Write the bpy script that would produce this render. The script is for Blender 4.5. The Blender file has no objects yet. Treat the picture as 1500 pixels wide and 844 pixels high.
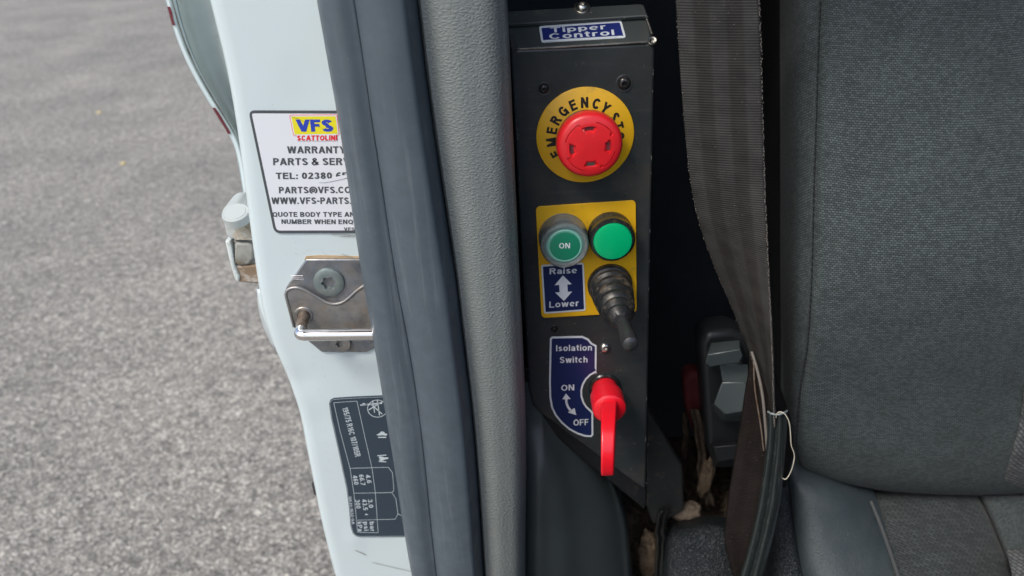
import bpy, bmesh, math, random
from mathutils import Vector, Matrix
random.seed(7)
rad = math.radians
S = bpy.context.scene
COL = S.collection

# ------------------------------------------------------------------ camera
FPX, PITCH, ROLL = 1200.0, rad(27.25), rad(3.4)
CAM = Vector((0.0, 0.0, 1.55))
R0 = Vector((1, 0, 0)); U0 = Vector((0, math.sin(PITCH), math.cos(PITCH))); F = Vector((0, math.cos(PITCH), -math.sin(PITCH)))
RR = math.cos(ROLL) * R0 - math.sin(ROLL) * U0
UU = math.cos(ROLL) * U0 + math.sin(ROLL) * R0
cd = bpy.data.cameras.new('camera'); cam = bpy.data.objects.new('camera', cd); COL.objects.link(cam)
cam.matrix_world = Matrix((( RR.x, UU.x, -F.x, CAM.x), (RR.y, UU.y, -F.y, CAM.y), (RR.z, UU.z, -F.z, CAM.z), (0, 0, 0, 1)))
cd.sensor_width = 36; cd.lens = 36 * FPX / 1500; cd.clip_start = 0.01; cd.clip_end = 500
cd.dof.use_dof = True; cd.dof.focus_distance = 0.50; cd.dof.aperture_fstop = 10
S.camera = cam

# ------------------------------------------------------------------ light
W = bpy.data.worlds.new('World'); S.world = W; W.use_nodes = True
wn = W.node_tree; bg = wn.nodes['Background']
sky = wn.nodes.new('ShaderNodeTexSky'); sky.sky_type = 'NISHITA'; sky.sun_disc = False
SUN_EL, SUN_AZ = rad(52), rad(222)     # azimuth clockwise from +Y
sky.sun_elevation = SUN_EL; sky.sun_rotation = SUN_AZ; sky.air_density = 1.0; sky.dust_density = 3.0
wn.links.new(sky.outputs[0], bg.inputs[0]); bg.inputs[1].default_value = 0.15
sd = bpy.data.lights.new('sun', 'SUN'); sd.energy = 1.4; sd.angle = rad(14); sd.color = (1, 0.96, 0.9)
sun = bpy.data.objects.new('sun', sd); COL.objects.link(sun)
tosun = Vector((math.sin(SUN_AZ) * math.cos(SUN_EL), math.cos(SUN_AZ) * math.cos(SUN_EL), math.sin(SUN_EL)))
sun.rotation_euler = tosun.to_track_quat('Z', 'Y').to_euler(); sun.location = (0, 0, 5)
vs = S.view_settings
vs.view_transform = 'Standard'; vs.look = 'None'; vs.gamma = 1; vs.use_curve_mapping = False; vs.exposure = 0.55
S.cycles.use_denoising = True; S.cycles.max_bounces = 8

# ------------------------------------------------------------------ where a pixel of the photograph lies in the place
def ray(px, py): return F + RR * ((px - 750) / FPX) - UU * ((py - 422) / FPX)
def P(px, py, Y):
    d = ray(px, py); return CAM + d * (Y / d.y)
class Plane:
    def __init__(s, o, n): s.o = Vector(o); s.n = Vector(n).normalized()
    def at(s, px, py, lift=0.0):
        d = ray(px, py); t = (s.o - CAM).dot(s.n) / d.dot(s.n); return CAM + d * t + s.n * lift
def pscale(p): return FPX / (Vector(p) - CAM).dot(F)      # pixels per metre there
def YP(Y): return Plane((0, Y, 0), (0, -1, 0))

# ------------------------------------------------------------------ objects
OFF = {}
def thing(name, label, cat, loc, group=None):
    o = bpy.data.objects.new(name, None); o.location = loc; o.empty_display_size = .02; COL.objects.link(o)
    o['label'] = label; o['category'] = cat
    if group: o['group'] = group
    OFF[o.name] = Vector(loc); return o
def mk(name, V, Fc, mat, parent=None, smooth=True, ang=35, label=None, cat=None, kind=None, group=None, uv=None, bevel=0, solid=0, seg=2):
    V = [Vector(v) for v in V]
    if parent is not None: off = OFF[parent.name]
    else:
        c = sum(V, Vector()) / max(1, len(V)); off = Vector((c.x, c.y, min(v.z for v in V)))
    me = bpy.data.meshes.new(name); me.from_pydata([v - off for v in V], [], Fc); me.update()
    me.materials.append(mat)
    if smooth:
        me.polygons.foreach_set('use_smooth', [True] * len(me.polygons)); me.set_sharp_from_angle(angle=rad(ang))
    if uv:
        l = me.uv_layers.new(name='UVMap')
        for lp in me.loops: l.data[lp.index].uv = uv[lp.vertex_index]
    o = bpy.data.objects.new(name, me); COL.objects.link(o)
    if parent is not None: o.parent = parent
    else: o.location = off
    OFF[o.name] = off
    if solid:
        m = o.modifiers.new('s', 'SOLIDIFY'); m.thickness = abs(solid); m.offset = -1 if solid > 0 else 1
    if bevel:
        m = o.modifiers.new('b', 'BEVEL'); m.width = bevel; m.segments = seg; m.limit_method = 'ANGLE'; m.angle_limit = rad(35)
    if label: o['label'] = label
    if cat: o['category'] = cat
    if kind: o['kind'] = kind
    if group: o['group'] = group
    return o
def area2(p): return sum(p[i][0] * p[(i + 1) % len(p)][1] - p[(i + 1) % len(p)][0] * p[i][1] for i in range(len(p)))
def prism(name, pts, pl, lo, hi, mat, parent, bevel=0, **k):
    """outline in photo pixels, laid on a real plane, from height lo to hi above it"""
    pts = list(pts)
    if area2(pts) > 0: pts.reverse()
    n = len(pts)
    V = [pl.at(x, y) + pl.n * hi for x, y in pts] + [pl.at(x, y) + pl.n * lo for x, y in pts]
    Fc = [list(range(n)), list(range(2 * n - 1, n - 1, -1))] + [[i, i + n, (i + 1) % n + n, (i + 1) % n] for i in range(n)]
    return mk(name, V, Fc, mat, parent, bevel=bevel, **k)
def rrect(c, r, n=5):
    """rounded quad through four pixel corners"""
    out = []
    for i in range(4):
        p = Vector((*c[i], 0)); a = (Vector((*c[i - 1], 0)) - p).normalized(); b = (Vector((*c[(i + 1) % 4], 0)) - p).normalized()
        s = p + a * r; e = p + b * r
        for k in range(n + 1):
            t = k / n; q = s * (1 - t) ** 2 + p * 2 * t * (1 - t) + e * t * t; out.append((q.x, q.y))
    return out
def inset(pts, d):
    if area2(pts) < 0: pts = pts[::-1]
    out = []; n = len(pts)
    for i in range(n):
        a, b, c = Vector(pts[i - 1]), Vector(pts[i]), Vector(pts[(i + 1) % n])
        u = (b - a).normalized() if (b - a).length > 1e-6 else Vector((1, 0)); v = (c - b).normalized() if (c - b).length > 1e-6 else u
        n1 = Vector((-u.y, u.x)); n2 = Vector((-v.y, v.x)); m = (n1 + n2)
        m = m / max(.3, m.length_squared) * 2 if m.length > 1e-6 else n1
        q = b + m * d; out.append((q.x, q.y))
    return out
def lathe(name, c, ax, prof, mat, parent, seg=48, up=None, **k):
    """prof: (radius, height along ax[, star amplitude, star count]); closes to a point when radius 0"""
    ax = Vector(ax).normalized(); u = ax.cross(Vector((0, 0, 1) if abs(ax.z) < .9 else (1, 0, 0))).normalized(); w = ax.cross(u)
    V, Fc = [], []
    for e in prof:
        r, h = e[0], e[1]; am = e[2] if len(e) > 2 else 0; nn = e[3] if len(e) > 3 else 6
        for i in range(seg):
            a = 2 * math.pi * i / seg; q = r * (1 + am * math.cos(nn * a))
            V.append(Vector(c) + ax * h + (u * math.cos(a) + w * math.sin(a)) * q)
    for j in range(len(prof) - 1):
        for i in range(seg):
            a, b = j * seg + i, j * seg + (i + 1) % seg
            Fc.append([a, b, b + seg, a + seg])
    if prof[-1][0] > 0: Fc.append([(len(prof) - 1) * seg + i for i in range(seg)])
    if prof[0][0] > 0: Fc.append([i for i in range(seg)][::-1])
    o = mk(name, V, Fc, mat, parent, **k)
    bm = bmesh.new(); bm.from_mesh(o.data); bmesh.ops.remove_doubles(bm, verts=bm.verts, dist=1e-7)
    bmesh.ops.recalc_face_normals(bm, faces=bm.faces); bm.to_mesh(o.data); bm.free()
    if k.get('smooth', True): o.data.set_sharp_from_angle(angle=rad(k.get('ang', 35)))
    return o
def catmull(p0, p1, p2, p3, t):
    return 0.5 * ((2 * p1) + (-p0 + p2) * t + (2 * p0 - 5 * p1 + 4 * p2 - p3) * t * t + (-p0 + 3 * p1 - 3 * p2 + p3) * t ** 3)
def cr(pts, m, par=None):
    """resample a list of vectors with m steps per span"""
    out = []; n = len(pts)
    for i in range(n - 1):
        a = pts[i - 1] if i else 2 * pts[0] - pts[1]; d = pts[i + 2] if i + 2 < n else 2 * pts[-1] - pts[-2]
        for k in range(m): out.append(catmull(a, pts[i], pts[i + 1], d, k / m))
    out.append(pts[-1].copy()); return out
def loft(name, rows, mat, parent=None, mu=4, mv=4, thick=.0025, fn=None, world=False, **k):
    """rows of (px, py, Y) points in the place, joined as one smooth curved sheet of real thickness"""
    G = [[Vector(p) if world else P(*p) for p in r] for r in rows]
    G = [cr(r, mu) for r in G]
    cols = [cr([G[j][i] for j in range(len(G))], mv) for i in range(len(G[0]))]
    nu, nv = len(cols), len(cols[0])
    V = [cols[i][j] for j in range(nv) for i in range(nu)]
    # uv in metres by arc length
    uv = [None] * len(V); jm = nv // 2; im = nu // 2
    us = [0.0]; 
    for i in range(1, nu): us.append(us[-1] + (cols[i][jm] - cols[i - 1][jm]).length)
    for i in range(nu):
        t = 0.0
        for j in range(nv):
            if j: t += (cols[i][j] - cols[i][j - 1]).length
            uv[j * nu + i] = (us[i], t)
    if fn: V = [v + fn(v, (q % nu) / (nu - 1), (q // nu) / (nv - 1)) for q, v in enumerate(V)]
    Fc = [[j * nu + i, (j + 1) * nu + i, (j + 1) * nu + i + 1, j * nu + i + 1] for j in range(nv - 1) for i in range(nu - 1)]
    o = mk(name, V, Fc, mat, parent, uv=uv, ang=60, solid=thick, **k)
    return o
def tube(name, pts, r, mat, parent=None, seg=12, smooth_m=4, taper=None, **k):
    pts = cr([Vector(p) for p in pts], smooth_m); n = len(pts); V, Fc = [], []
    nrm = None
    for i, p in enumerate(pts):
        t = (pts[min(i + 1, n - 1)] - pts[max(i - 1, 0)]).normalized()
        nrm = t.cross(Vector((0.3, 0.2, 1))).normalized() if nrm is None else (nrm - t * nrm.dot(t)).normalized()
        b = t.cross(nrm); q = r * (taper(i / (n - 1)) if taper else 1)
        for s in range(seg):
            a = 2 * math.pi * s / seg; V.append(p + (nrm * math.cos(a) + b * math.sin(a)) * q)
    for i in range(n - 1):
        for s in range(seg):
            a = i * seg + s; b2 = i * seg + (s + 1) % seg; Fc.append([a, b2, b2 + seg, a + seg])
    Fc.append(list(range(seg))[::-1]); Fc.append([(n - 1) * seg + s for s in range(seg)])
    return mk(name, V, Fc, mat, parent, ang=50, **k)
# a plain grotesque letter set drawn as strokes: capitals are 1 high, strokes overlap in thin steps so that none share a plane
TK = .165
def _rect(x0, y0, x1, y1): return [(x0, y0), (x1, y0), (x1, y1), (x0, y1)]
def _diag(x0, y0, x1, y1, h=None):
    h = h or TK * .56; return [(x0 - h, y0), (x0 + h, y0), (x1 + h, y1), (x1 - h, y1)]
def _arc(cx, cy, rx, ry, a0, a1, n=12): return [(cx + rx * math.cos(rad(a0 + (a1 - a0) * i / n)), cy + ry * math.sin(rad(a0 + (a1 - a0) * i / n))) for i in range(n + 1)]
def _rib(p):
    q = [p[0]]
    for a in p[1:]:
        if math.hypot(a[0] - q[-1][0], a[1] - q[-1][1]) > 1e-4: q.append(a)
    p = q; L_, R_ = [], []; n = len(p)
    for i in range(n):
        a = Vector(p[max(i - 1, 0)]); b = Vector(p[i]); c = Vector(p[min(i + 1, n - 1)])
        u = (b - a).normalized() if i else (c - b).normalized(); v = (c - b).normalized() if i < n - 1 else u
        m = Vector((-u.y, u.x)) + Vector((-v.y, v.x)); m = m * (2 / max(m.length_squared, .8)) * (TK / 2)
        L_.append(tuple(b + m)); R_.append(tuple(b - m))
    return [[L_[i], L_[i + 1], R_[i + 1], R_[i]] for i in range(n - 1)]
def _build(ch):
    t = TK; h = t / 2; V_ = lambda x, y0=0, y1=1: [_rect(x, y0, x + t, y1)]; H_ = lambda y, x0, x1: [_rect(x0, y, x1, y + t * .93)]
    XH = .74; A_ = _arc
    G = {
    'A': lambda: (.76, [[_diag(.09, 0, .38, 1)], [_diag(.67, 0, .38, 1)], H_(.22, .2, .56)]),
    'B': lambda: (.68, [V_(0), _rib([(.05, 1 - h), (.36, 1 - h)] + A_(.37, .74, .19, .26 - h, 90, -90) + [(.05, .49)]), _rib([(.05, .50)] + A_(.38, .275, .22, .275 - h, 90, -90) + [(.05, h)])]),
    'C': lambda: (.72, [_rib(A_(.37, .5, .37 - h, .5 - h, 38, 322, 22))]),
    'D': lambda: (.72, [V_(0), _rib([(.05, 1 - h)] + A_(.30, .5, .42 - h, .5 - h, 90, -90, 16) + [(.05, h)])]),
    'E': lambda: (.62, [V_(0), H_(1 - t * .93, .05, .61), H_(.44, .05, .57), H_(0, .05, .62)]),
    'F': lambda: (.58, [V_(0), H_(1 - t * .93, .05, .58), H_(.42, .05, .52)]),
    'G': lambda: (.76, [_rib(A_(.38, .5, .38 - h, .5 - h, 40, 350, 22)), H_(.38, .40, .76), V_(.76 - t, 0, .5)]),
    'H': lambda: (.70, [V_(0), V_(.70 - t), H_(.43, .05, .6)]),
    'I': lambda: (t, [V_(0)]),
    'K': lambda: (.72, [V_(0), [_diag(.12, .34, .60, 1)], [_diag(.62, 0, .30, .58)]]),
    'L': lambda: (.58, [V_(0), H_(0, .05, .58)]),
    'M': lambda: (.82, [V_(0), V_(.82 - t), [_diag(.09, 1, .41, 0)], [_diag(.73, 1, .41, 0)]]),
    'N': lambda: (.70, [V_(0), V_(.70 - t), [_diag(.10, 1, .60, 0)]]),
    'O': lambda: (.78, [_rib(A_(.39, .5, .39 - h, .5 - h, 0, 361, 28))]),
    'P': lambda: (.64, [V_(0), _rib([(.05, 1 - h), (.36, 1 - h)] + A_(.37, .70, .27 - h, .30 - h, 90, -90) + [(.05, .40 + h)])]),
    'Q': lambda: (.78, [_rib(A_(.39, .5, .39 - h, .5 - h, 0, 361, 28)), [_diag(.70, -.04, .48, .26)]]),
    'R': lambda: (.70, [V_(0), _rib([(.05, 1 - h), (.38, 1 - h)] + A_(.39, .73, .28 - h, .27 - h, 90, -90) + [(.05, .46 + h)]), [_diag(.60, 0, .40, .48)]]),
    'S': lambda: (.66, [_rib(A_(.33, .735, .31 - h, .265 - h, 15, 262, 14) + A_(.33, .27, .33 - h, .27 - h, 82, -165, 14))]),
    'T': lambda: (.64, [V_(.32 - h), H_(1 - t * .93, 0, .64)]),
    'U': lambda: (.70, [_rib([(h, 1)] + A_(.35, .33, .35 - h, .33 - h, 180, 360, 14) + [(.70 - h, 1)])]),
    'V': lambda: (.74, [[_diag(.09, 1, .37, 0)], [_diag(.65, 1, .37, 0)]]),
    'W': lambda: (1.04, [[_diag(.09, 1, .28, 0)], [_diag(.52, 1, .28, 0)], [_diag(.52, 1, .76, 0)], [_diag(.95, 1, .76, 0)]]),
    'X': lambda: (.72, [[_diag(.09, 1, .63, 0)], [_diag(.63, 1, .09, 0)]]),
    'Y': lambda: (.72, [[_diag(.09, 1, .36, .42)], [_diag(.63, 1, .36, .42)], V_(.36 - h, 0, .48)]),
    '0': lambda: (.56, [_rib(A_(.28, .5, .28 - h, .5 - h, 0, 361, 24))]),
    '1': lambda: (.38, [V_(.38 - t), [_diag(.06, .70, .28, .92)]]),
    '2': lambda: (.56, [_rib(A_(.28, .71, .28 - h, .29 - h, 170, -30, 12) + [(.12, h + .05)]), H_(0, 0, .56)]),
    '3': lambda: (.56, [_rib(A_(.27, .74, .26 - h, .26 - h, 165, -80, 12)), _rib(A_(.27, .28, .29 - h, .28 - h, 90, -165, 12))]),
    '4': lambda: (.58, [V_(.34), H_(.20, 0, .58), [_diag(.08, .26, .40, 1)]]),
    '5': lambda: (.56, [H_(1 - t * .93, .10, .52), [_diag(.10, .42, .16, 1)], _rib(A_(.27, .32, .29 - h, .32 - h, 125, -160, 14))]),
    '6': lambda: (.56, [_rib(A_(.29, .31, .28 - h, .31 - h, 0, 361, 20)), _rib([(.5, .86)] + A_(.36, .5, .36 - h, .5 - h, 70, 190, 10))]),
    '7': lambda: (.54, [H_(1 - t * .93, 0, .54), [_diag(.16, 0, .44, .92)]]),
    '8': lambda: (.56, [_rib(A_(.28, .735, .26 - h, .265 - h, 0, 361, 18)), _rib(A_(.28, .275, .28 - h, .28 - h, 0, 361, 18))]),
    '9': lambda: (.56, [_rib(A_(.28, .69, .28 - h, .31 - h, 0, 361, 20)), _rib(A_(.20, .5, .36 - h, .5 - h, 10, -110, 10))]),
    '.': lambda: (t, [_rect(0, 0, t, t) and [_rect(0, 0, t, t)]]),
    ':': lambda: (t, [[_rect(0, 0, t, t)], [_rect(0, .5, t, .5 + t)]]),
    '-': lambda: (.34, [H_(.34, 0, .34)]),
    '/': lambda: (.36, [[_diag(.06, 0, .30, 1, .07)]]),
    '&': lambda: (.74, [_rib([(.70, .04), (.22, .62)] + A_(.31, .80, .15, .13, 190, -30, 12) + [(.16, .40)] + A_(.28, .25, .22, .19, 140, 330, 12) + [(.66, .48)])]),
    '@': lambda: (1.0, [_rib(A_(.5, .45, .44, .48, -60, 250, 26)), _rib(A_(.48, .45, .17, .2, 0, 361, 16)), [_diag(.64, .28, .70, .68, .05)]]),
    'a': lambda: (.56, [_rib(A_(.25, .22, .25 - h, .22 - h, 0, 361, 16)), _rib([(.06, .56)] + A_(.27, .47, .27 - h, .27 - h, 140, 0, 10) + [(.54 - h, 0)])]),
    'b': lambda: (.58, [V_(0), _rib(A_(.30, XH / 2, .28 - h, XH / 2 - h, 0, 361, 20))]),
    'c': lambda: (.54, [_rib(A_(.28, XH / 2, .28 - h, XH / 2 - h, 45, 315, 16))]),
    'e': lambda: (.58, [_rib([(.10, XH / 2 - .0), (.50, XH / 2 - .0)] + A_(.29, XH / 2, .29 - h, XH / 2 - h, 0, 318, 20))]),
    'h': lambda: (.54, [V_(0), _rib([(h, .3)] + A_(.28, XH - .27, .26 - h, .27 - h, 180, 0, 12) + [(.54 - h, 0)])]),
    'i': lambda: (t, [V_(0, 0, XH - .02), V_(0, .84, 1)]),
    'k': lambda: (.56, [V_(0), [_diag(.12, .26, .46, XH)], [_diag(.47, 0, .26, .44)]]),
    'l': lambda: (t, [V_(0)]),
    'n': lambda: (.54, [V_(0, 0, XH), _rib([(h, .3)] + A_(.28, XH - .27, .26 - h, .27 - h, 180, 0, 12) + [(.54 - h, 0)])]),
    'o': lambda: (.60, [_rib(A_(.30, XH / 2, .30 - h, XH / 2 - h, 0, 361, 20))]),
    'p': lambda: (.58, [V_(0, -.26, XH), _rib(A_(.30, XH / 2, .28 - h, XH / 2 - h, 0, 361, 20))]),
    'r': lambda: (.38, [V_(0, 0, XH), _rib(A_(.32, XH - .28, .24, .28 - h, 175, 85, 8))]),
    's': lambda: (.52, [_rib(A_(.26, .535, .23 - h, .205 - h, 20, 262, 10) + A_(.26, .205, .26 - h, .205 - h, 82, -160, 10))]),
    't': lambda: (.36, [_rib([(.17, .95)] + A_(.29, .2, .12, .2 - h, 180, 280, 8)), H_(XH - .14, 0, .36)]),
    'w': lambda: (.82, [[_diag(.08, XH, .23, 0)], [_diag(.41, XH, .23, 0)], [_diag(.41, XH, .59, 0)], [_diag(.74, XH, .59, 0)]]),
    }
    w, st_ = G[ch](); return w, st_
def letters(s, sp=.13, tk=.165):
    """polygons of a line of lettering: (x, y, step) points and faces, capitals 1 high"""
    global TK
    TK = tk; x = 0; V, Fc = [], []
    for ch in s:
        if ch == ' ': x += .32; continue
        w, groups = _build(ch)
        for gi, g in enumerate(groups):
            for pi, poly in enumerate(g):
                b = len(V); V += [(x + p[0], p[1], gi) for p in poly]; Fc.append([b + i for i in range(len(poly))])
        x += w + sp
    return V, Fc
STEP = .000012
def text(items, pl, lift, mat, parent, name='lettering', tk=.165, sp=.13, **k):
    """items: (string, pixel start of baseline, pixel end of baseline, pixel up vector of a capital)"""
    VV, FF = [], []
    for s, p0, p1, up in items:
        V, Fc = letters(s, sp, tk); x0 = min(v[0] for v in V); x1 = max(v[0] for v in V); b = len(VV)
        for x, y, g in V:
            u = (x - x0) / (x1 - x0)
            VV.append(pl.at(p0[0] + (p1[0] - p0[0]) * u + up[0] * y, p0[1] + (p1[1] - p0[1]) * u + up[1] * y, lift + STEP * g))
        FF += [[i + b for i in f] for f in Fc]
    k.setdefault('kind', 'stuff')
    return mk(name, VV, FF, mat, parent, smooth=False, **k)
def flat(items, pl, lift, mat, parent, name, **k):
    """several printed shapes (pixel outlines) as one sheet of print"""
    VV, FF = [], []
    for pts in items:
        b = len(VV); VV += [pl.at(x, y, lift) for x, y in pts]; FF.append([b + i for i in range(len(pts))])
    return mk(name, VV, FF, mat, parent, smooth=False, **k)
def line(p, q, w):
    a, b = Vector(p), Vector(q); d = (b - a).normalized(); n = Vector((-d.y, d.x)) * w / 2
    return [tuple(a + n), tuple(b + n), tuple(b - n), tuple(a - n)]
def rframe(outer, w, pl, lift, mat, parent, name, **k):
    inn = inset(outer, w)
    if area2(outer) < 0: outer = outer[::-1]
    n = len(outer); V = [pl.at(*p, lift) for p in outer] + [pl.at(*p, lift) for p in inn]
    return mk(name, V, [[i, (i + 1) % n, (i + 1) % n + n, i + n] for i in range(n)], mat, parent, smooth=False, **k)

# ------------------------------------------------------------------ materials
def M(name, col, rough=.5, metal=0, var=None, dust=None, bump=None, coat=0, spec=.5, trans=0, leather=None, streak=None, spots=None, sss=0, rvar=0, coord='Object'):
    m = bpy.data.materials.new(name); m.use_nodes = True; nt = m.node_tree; N = nt.nodes; L = nt.links
    b = N['Principled BSDF']; b.inputs['Base Color'].default_value = (*col, 1); b.inputs['Roughness'].default_value = rough
    b.inputs['Metallic'].default_value = metal; b.inputs['Coat Weight'].default_value = coat; b.inputs['Coat Roughness'].default_value = .15
    b.inputs['Specular IOR Level'].default_value = spec; b.inputs['Transmission Weight'].default_value = trans
    if sss: b.inputs['Subsurface Weight'].default_value = sss; b.inputs['Subsurface Scale'].default_value = .004
    tc = N.new('ShaderNodeTexCoord'); co = tc.outputs[coord]
    cur = None
    def rgb(c): 
        n = N.new('ShaderNodeRGB'); n.outputs[0].default_value = (*c, 1); return n.outputs[0]
    cur = rgb(col)
    def noise(scale, detail=6, rough_=.6, vec=None):
        n = N.new('ShaderNodeTexNoise'); n.inputs['Scale'].default_value = scale; n.inputs['Detail'].default_value = detail; n.inputs['Roughness'].default_value = rough_
        L.new(vec or co, n.inputs['Vector']); return n.outputs['Fac']
    def ramp(f, a, b2, va=0, vb=1):
        n = N.new('ShaderNodeMapRange'); n.inputs[1].default_value = a; n.inputs[2].default_value = b2; n.inputs[3].default_value = va; n.inputs[4].default_value = vb; n.clamp = True
        L.new(f, n.inputs[0]); return n.outputs[0]
    def mix(f, a, c2):
        n = N.new('ShaderNodeMix'); n.data_type = 'RGBA'; L.new(f, n.inputs[0]); L.new(a, n.inputs[6]); L.new(c2, n.inputs[7]); return n.outputs[2]
    if var:      # (scale, colour, amount)
        for sc, c2, am in (var if isinstance(var, list) else [var]): cur = mix(ramp(noise(sc), .35, .7, 0, am), cur, rgb(c2))
    if streak:   # (colour, amount, scale vector)
        mp = N.new('ShaderNodeMapping'); mp.inputs['Scale'].default_value = streak[2]; L.new(co, mp.inputs[0])
        cur = mix(ramp(noise(1, 5, .7, mp.outputs[0]), .55, .75, 0, streak[1]), cur, rgb(streak[0]))
    if dust:     # (scale, threshold, colour, amount)
        for sc, th, c2, am in (dust if isinstance(dust, list) else [dust]): cur = mix(ramp(noise(sc, 8, .7), th, th + .12, 0, am), cur, rgb(c2))
    if spots:    # (scale, size, colour)
        v = N.new('ShaderNodeTexVoronoi'); v.inputs['Scale'].default_value = spots[0]; L.new(co, v.inputs['Vector'])
        cur = mix(ramp(v.outputs['Distance'], spots[1] * .5, spots[1], spots[3] if len(spots) > 3 else .6, 0), cur, rgb(spots[2]))
    L.new(cur, b.inputs['Base Color'])
    if rvar: L.new(ramp(noise(60, 6), .3, .7, rough - rvar, rough + rvar), b.inputs['Roughness'])
    hb = None
    def bumpn(f, st, dist, prev):
        n = N.new('ShaderNodeBump'); n.inputs['Strength'].default_value = st; n.inputs['Distance'].default_value = dist; L.new(f, n.inputs['Height'])
        if prev: L.new(prev, n.inputs['Normal'])
        return n.outputs[0]
    if leather:  # (scale, strength)
        v = N.new('ShaderNodeTexVoronoi'); v.feature = 'DISTANCE_TO_EDGE'; v.inputs['Scale'].default_value = leather[0]
        mx = N.new('ShaderNodeMapping'); mx.inputs['Scale'].default_value = leather[2] if len(leather) > 2 else (1, 1, 1); L.new(co, mx.inputs[0])
        nn = N.new('ShaderNodeTexNoise'); nn.inputs['Scale'].default_value = leather[0] * .8; L.new(co, nn.inputs['Vector'])
        ad = N.new('ShaderNodeMix'); ad.data_type = 'VECTOR'; ad.inputs[0].default_value = .0025; L.new(mx.outputs[0], ad.inputs[4]); L.new(nn.outputs['Color'], ad.inputs[5])
        L.new(ad.outputs[1], v.inputs['Vector'])
        hb = bumpn(ramp(v.outputs['Distance'], 0, .35), leather[1], .0006, hb)
    if bump:
        for sc, st, di in (bump if isinstance(bump, list) else [bump]): hb = bumpn(noise(sc, 4, .6), st, di, hb)
    if hb: L.new(hb, b.inputs['Normal'])
    return m
def fabric(name, c1, c2, w, h, rot=0, mortar=(.018, .022, .023), st=.7, sheen=.08):
    m = bpy.data.materials.new(name); m.use_nodes = True; nt = m.node_tree; N = nt.nodes; L = nt.links; b = N['Principled BSDF']
    uv = N.new('ShaderNodeTexCoord'); mp = N.new('ShaderNodeMapping'); mp.inputs['Rotation'].default_value = (0, 0, rot); L.new(uv.outputs['UV'], mp.inputs[0])
    ns = N.new('ShaderNodeTexNoise'); ns.inputs['Scale'].default_value = 25; L.new(uv.outputs['UV'], ns.inputs['Vector'])
    wp = N.new('ShaderNodeMix'); wp.data_type = 'VECTOR'; wp.inputs[0].default_value = .004; L.new(mp.outputs[0], wp.inputs[4]); L.new(ns.outputs['Color'], wp.inputs[5])
    br = N.new('ShaderNodeTexBrick'); L.new(wp.outputs[1], br.inputs['Vector']); br.inputs['Scale'].default_value = 1
    br.inputs['Color1'].default_value = (*c1, 1); br.inputs['Color2'].default_value = (*c2, 1); br.inputs['Mortar'].default_value = (*mortar, 1)
    br.inputs['Brick Width'].default_value = w; br.inputs['Row Height'].default_value = h; br.inputs['Mortar Size'].default_value = h * .22; br.inputs['Mortar Smooth'].default_value = 1.0; br.inputs['Bias'].default_value = -.1
    n2 = N.new('ShaderNodeTexNoise'); n2.inputs['Scale'].default_value = 30; n2.inputs['Detail'].default_value = 12; n2.inputs['Roughness'].default_value = .75; L.new(uv.outputs['UV'], n2.inputs['Vector'])
    mr = N.new('ShaderNodeMapRange'); mr.inputs[1].default_value = .3; mr.inputs[2].default_value = .7; mr.inputs[3].default_value = .8; mr.inputs[4].default_value = 1.2; L.new(n2.outputs['Fac'], mr.inputs[0])
    mu = N.new('ShaderNodeMix'); mu.data_type = 'RGBA'; mu.blend_type = 'MULTIPLY'; mu.inputs[0].default_value = 1; L.new(br.outputs['Color'], mu.inputs[6]); L.new(mr.outputs[0], mu.inputs[7])
    L.new(mu.outputs[2], b.inputs['Base Color'])
    iv = N.new('ShaderNodeMath'); iv.operation = 'SUBTRACT'; iv.inputs[0].default_value = 1; L.new(br.outputs['Fac'], iv.inputs[1])
    bp = N.new('ShaderNodeBump'); bp.inputs['Strength'].default_value = st; bp.inputs['Distance'].default_value = .0004; L.new(iv.outputs[0], bp.inputs['Height']); L.new(bp.outputs[0], b.inputs['Normal'])
    b.inputs['Roughness'].default_value = .75; b.inputs['Sheen Weight'].default_value = sheen; b.inputs['Sheen Roughness'].default_value = .4; b.inputs['Specular IOR Level'].default_value = .3
    return m
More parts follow.
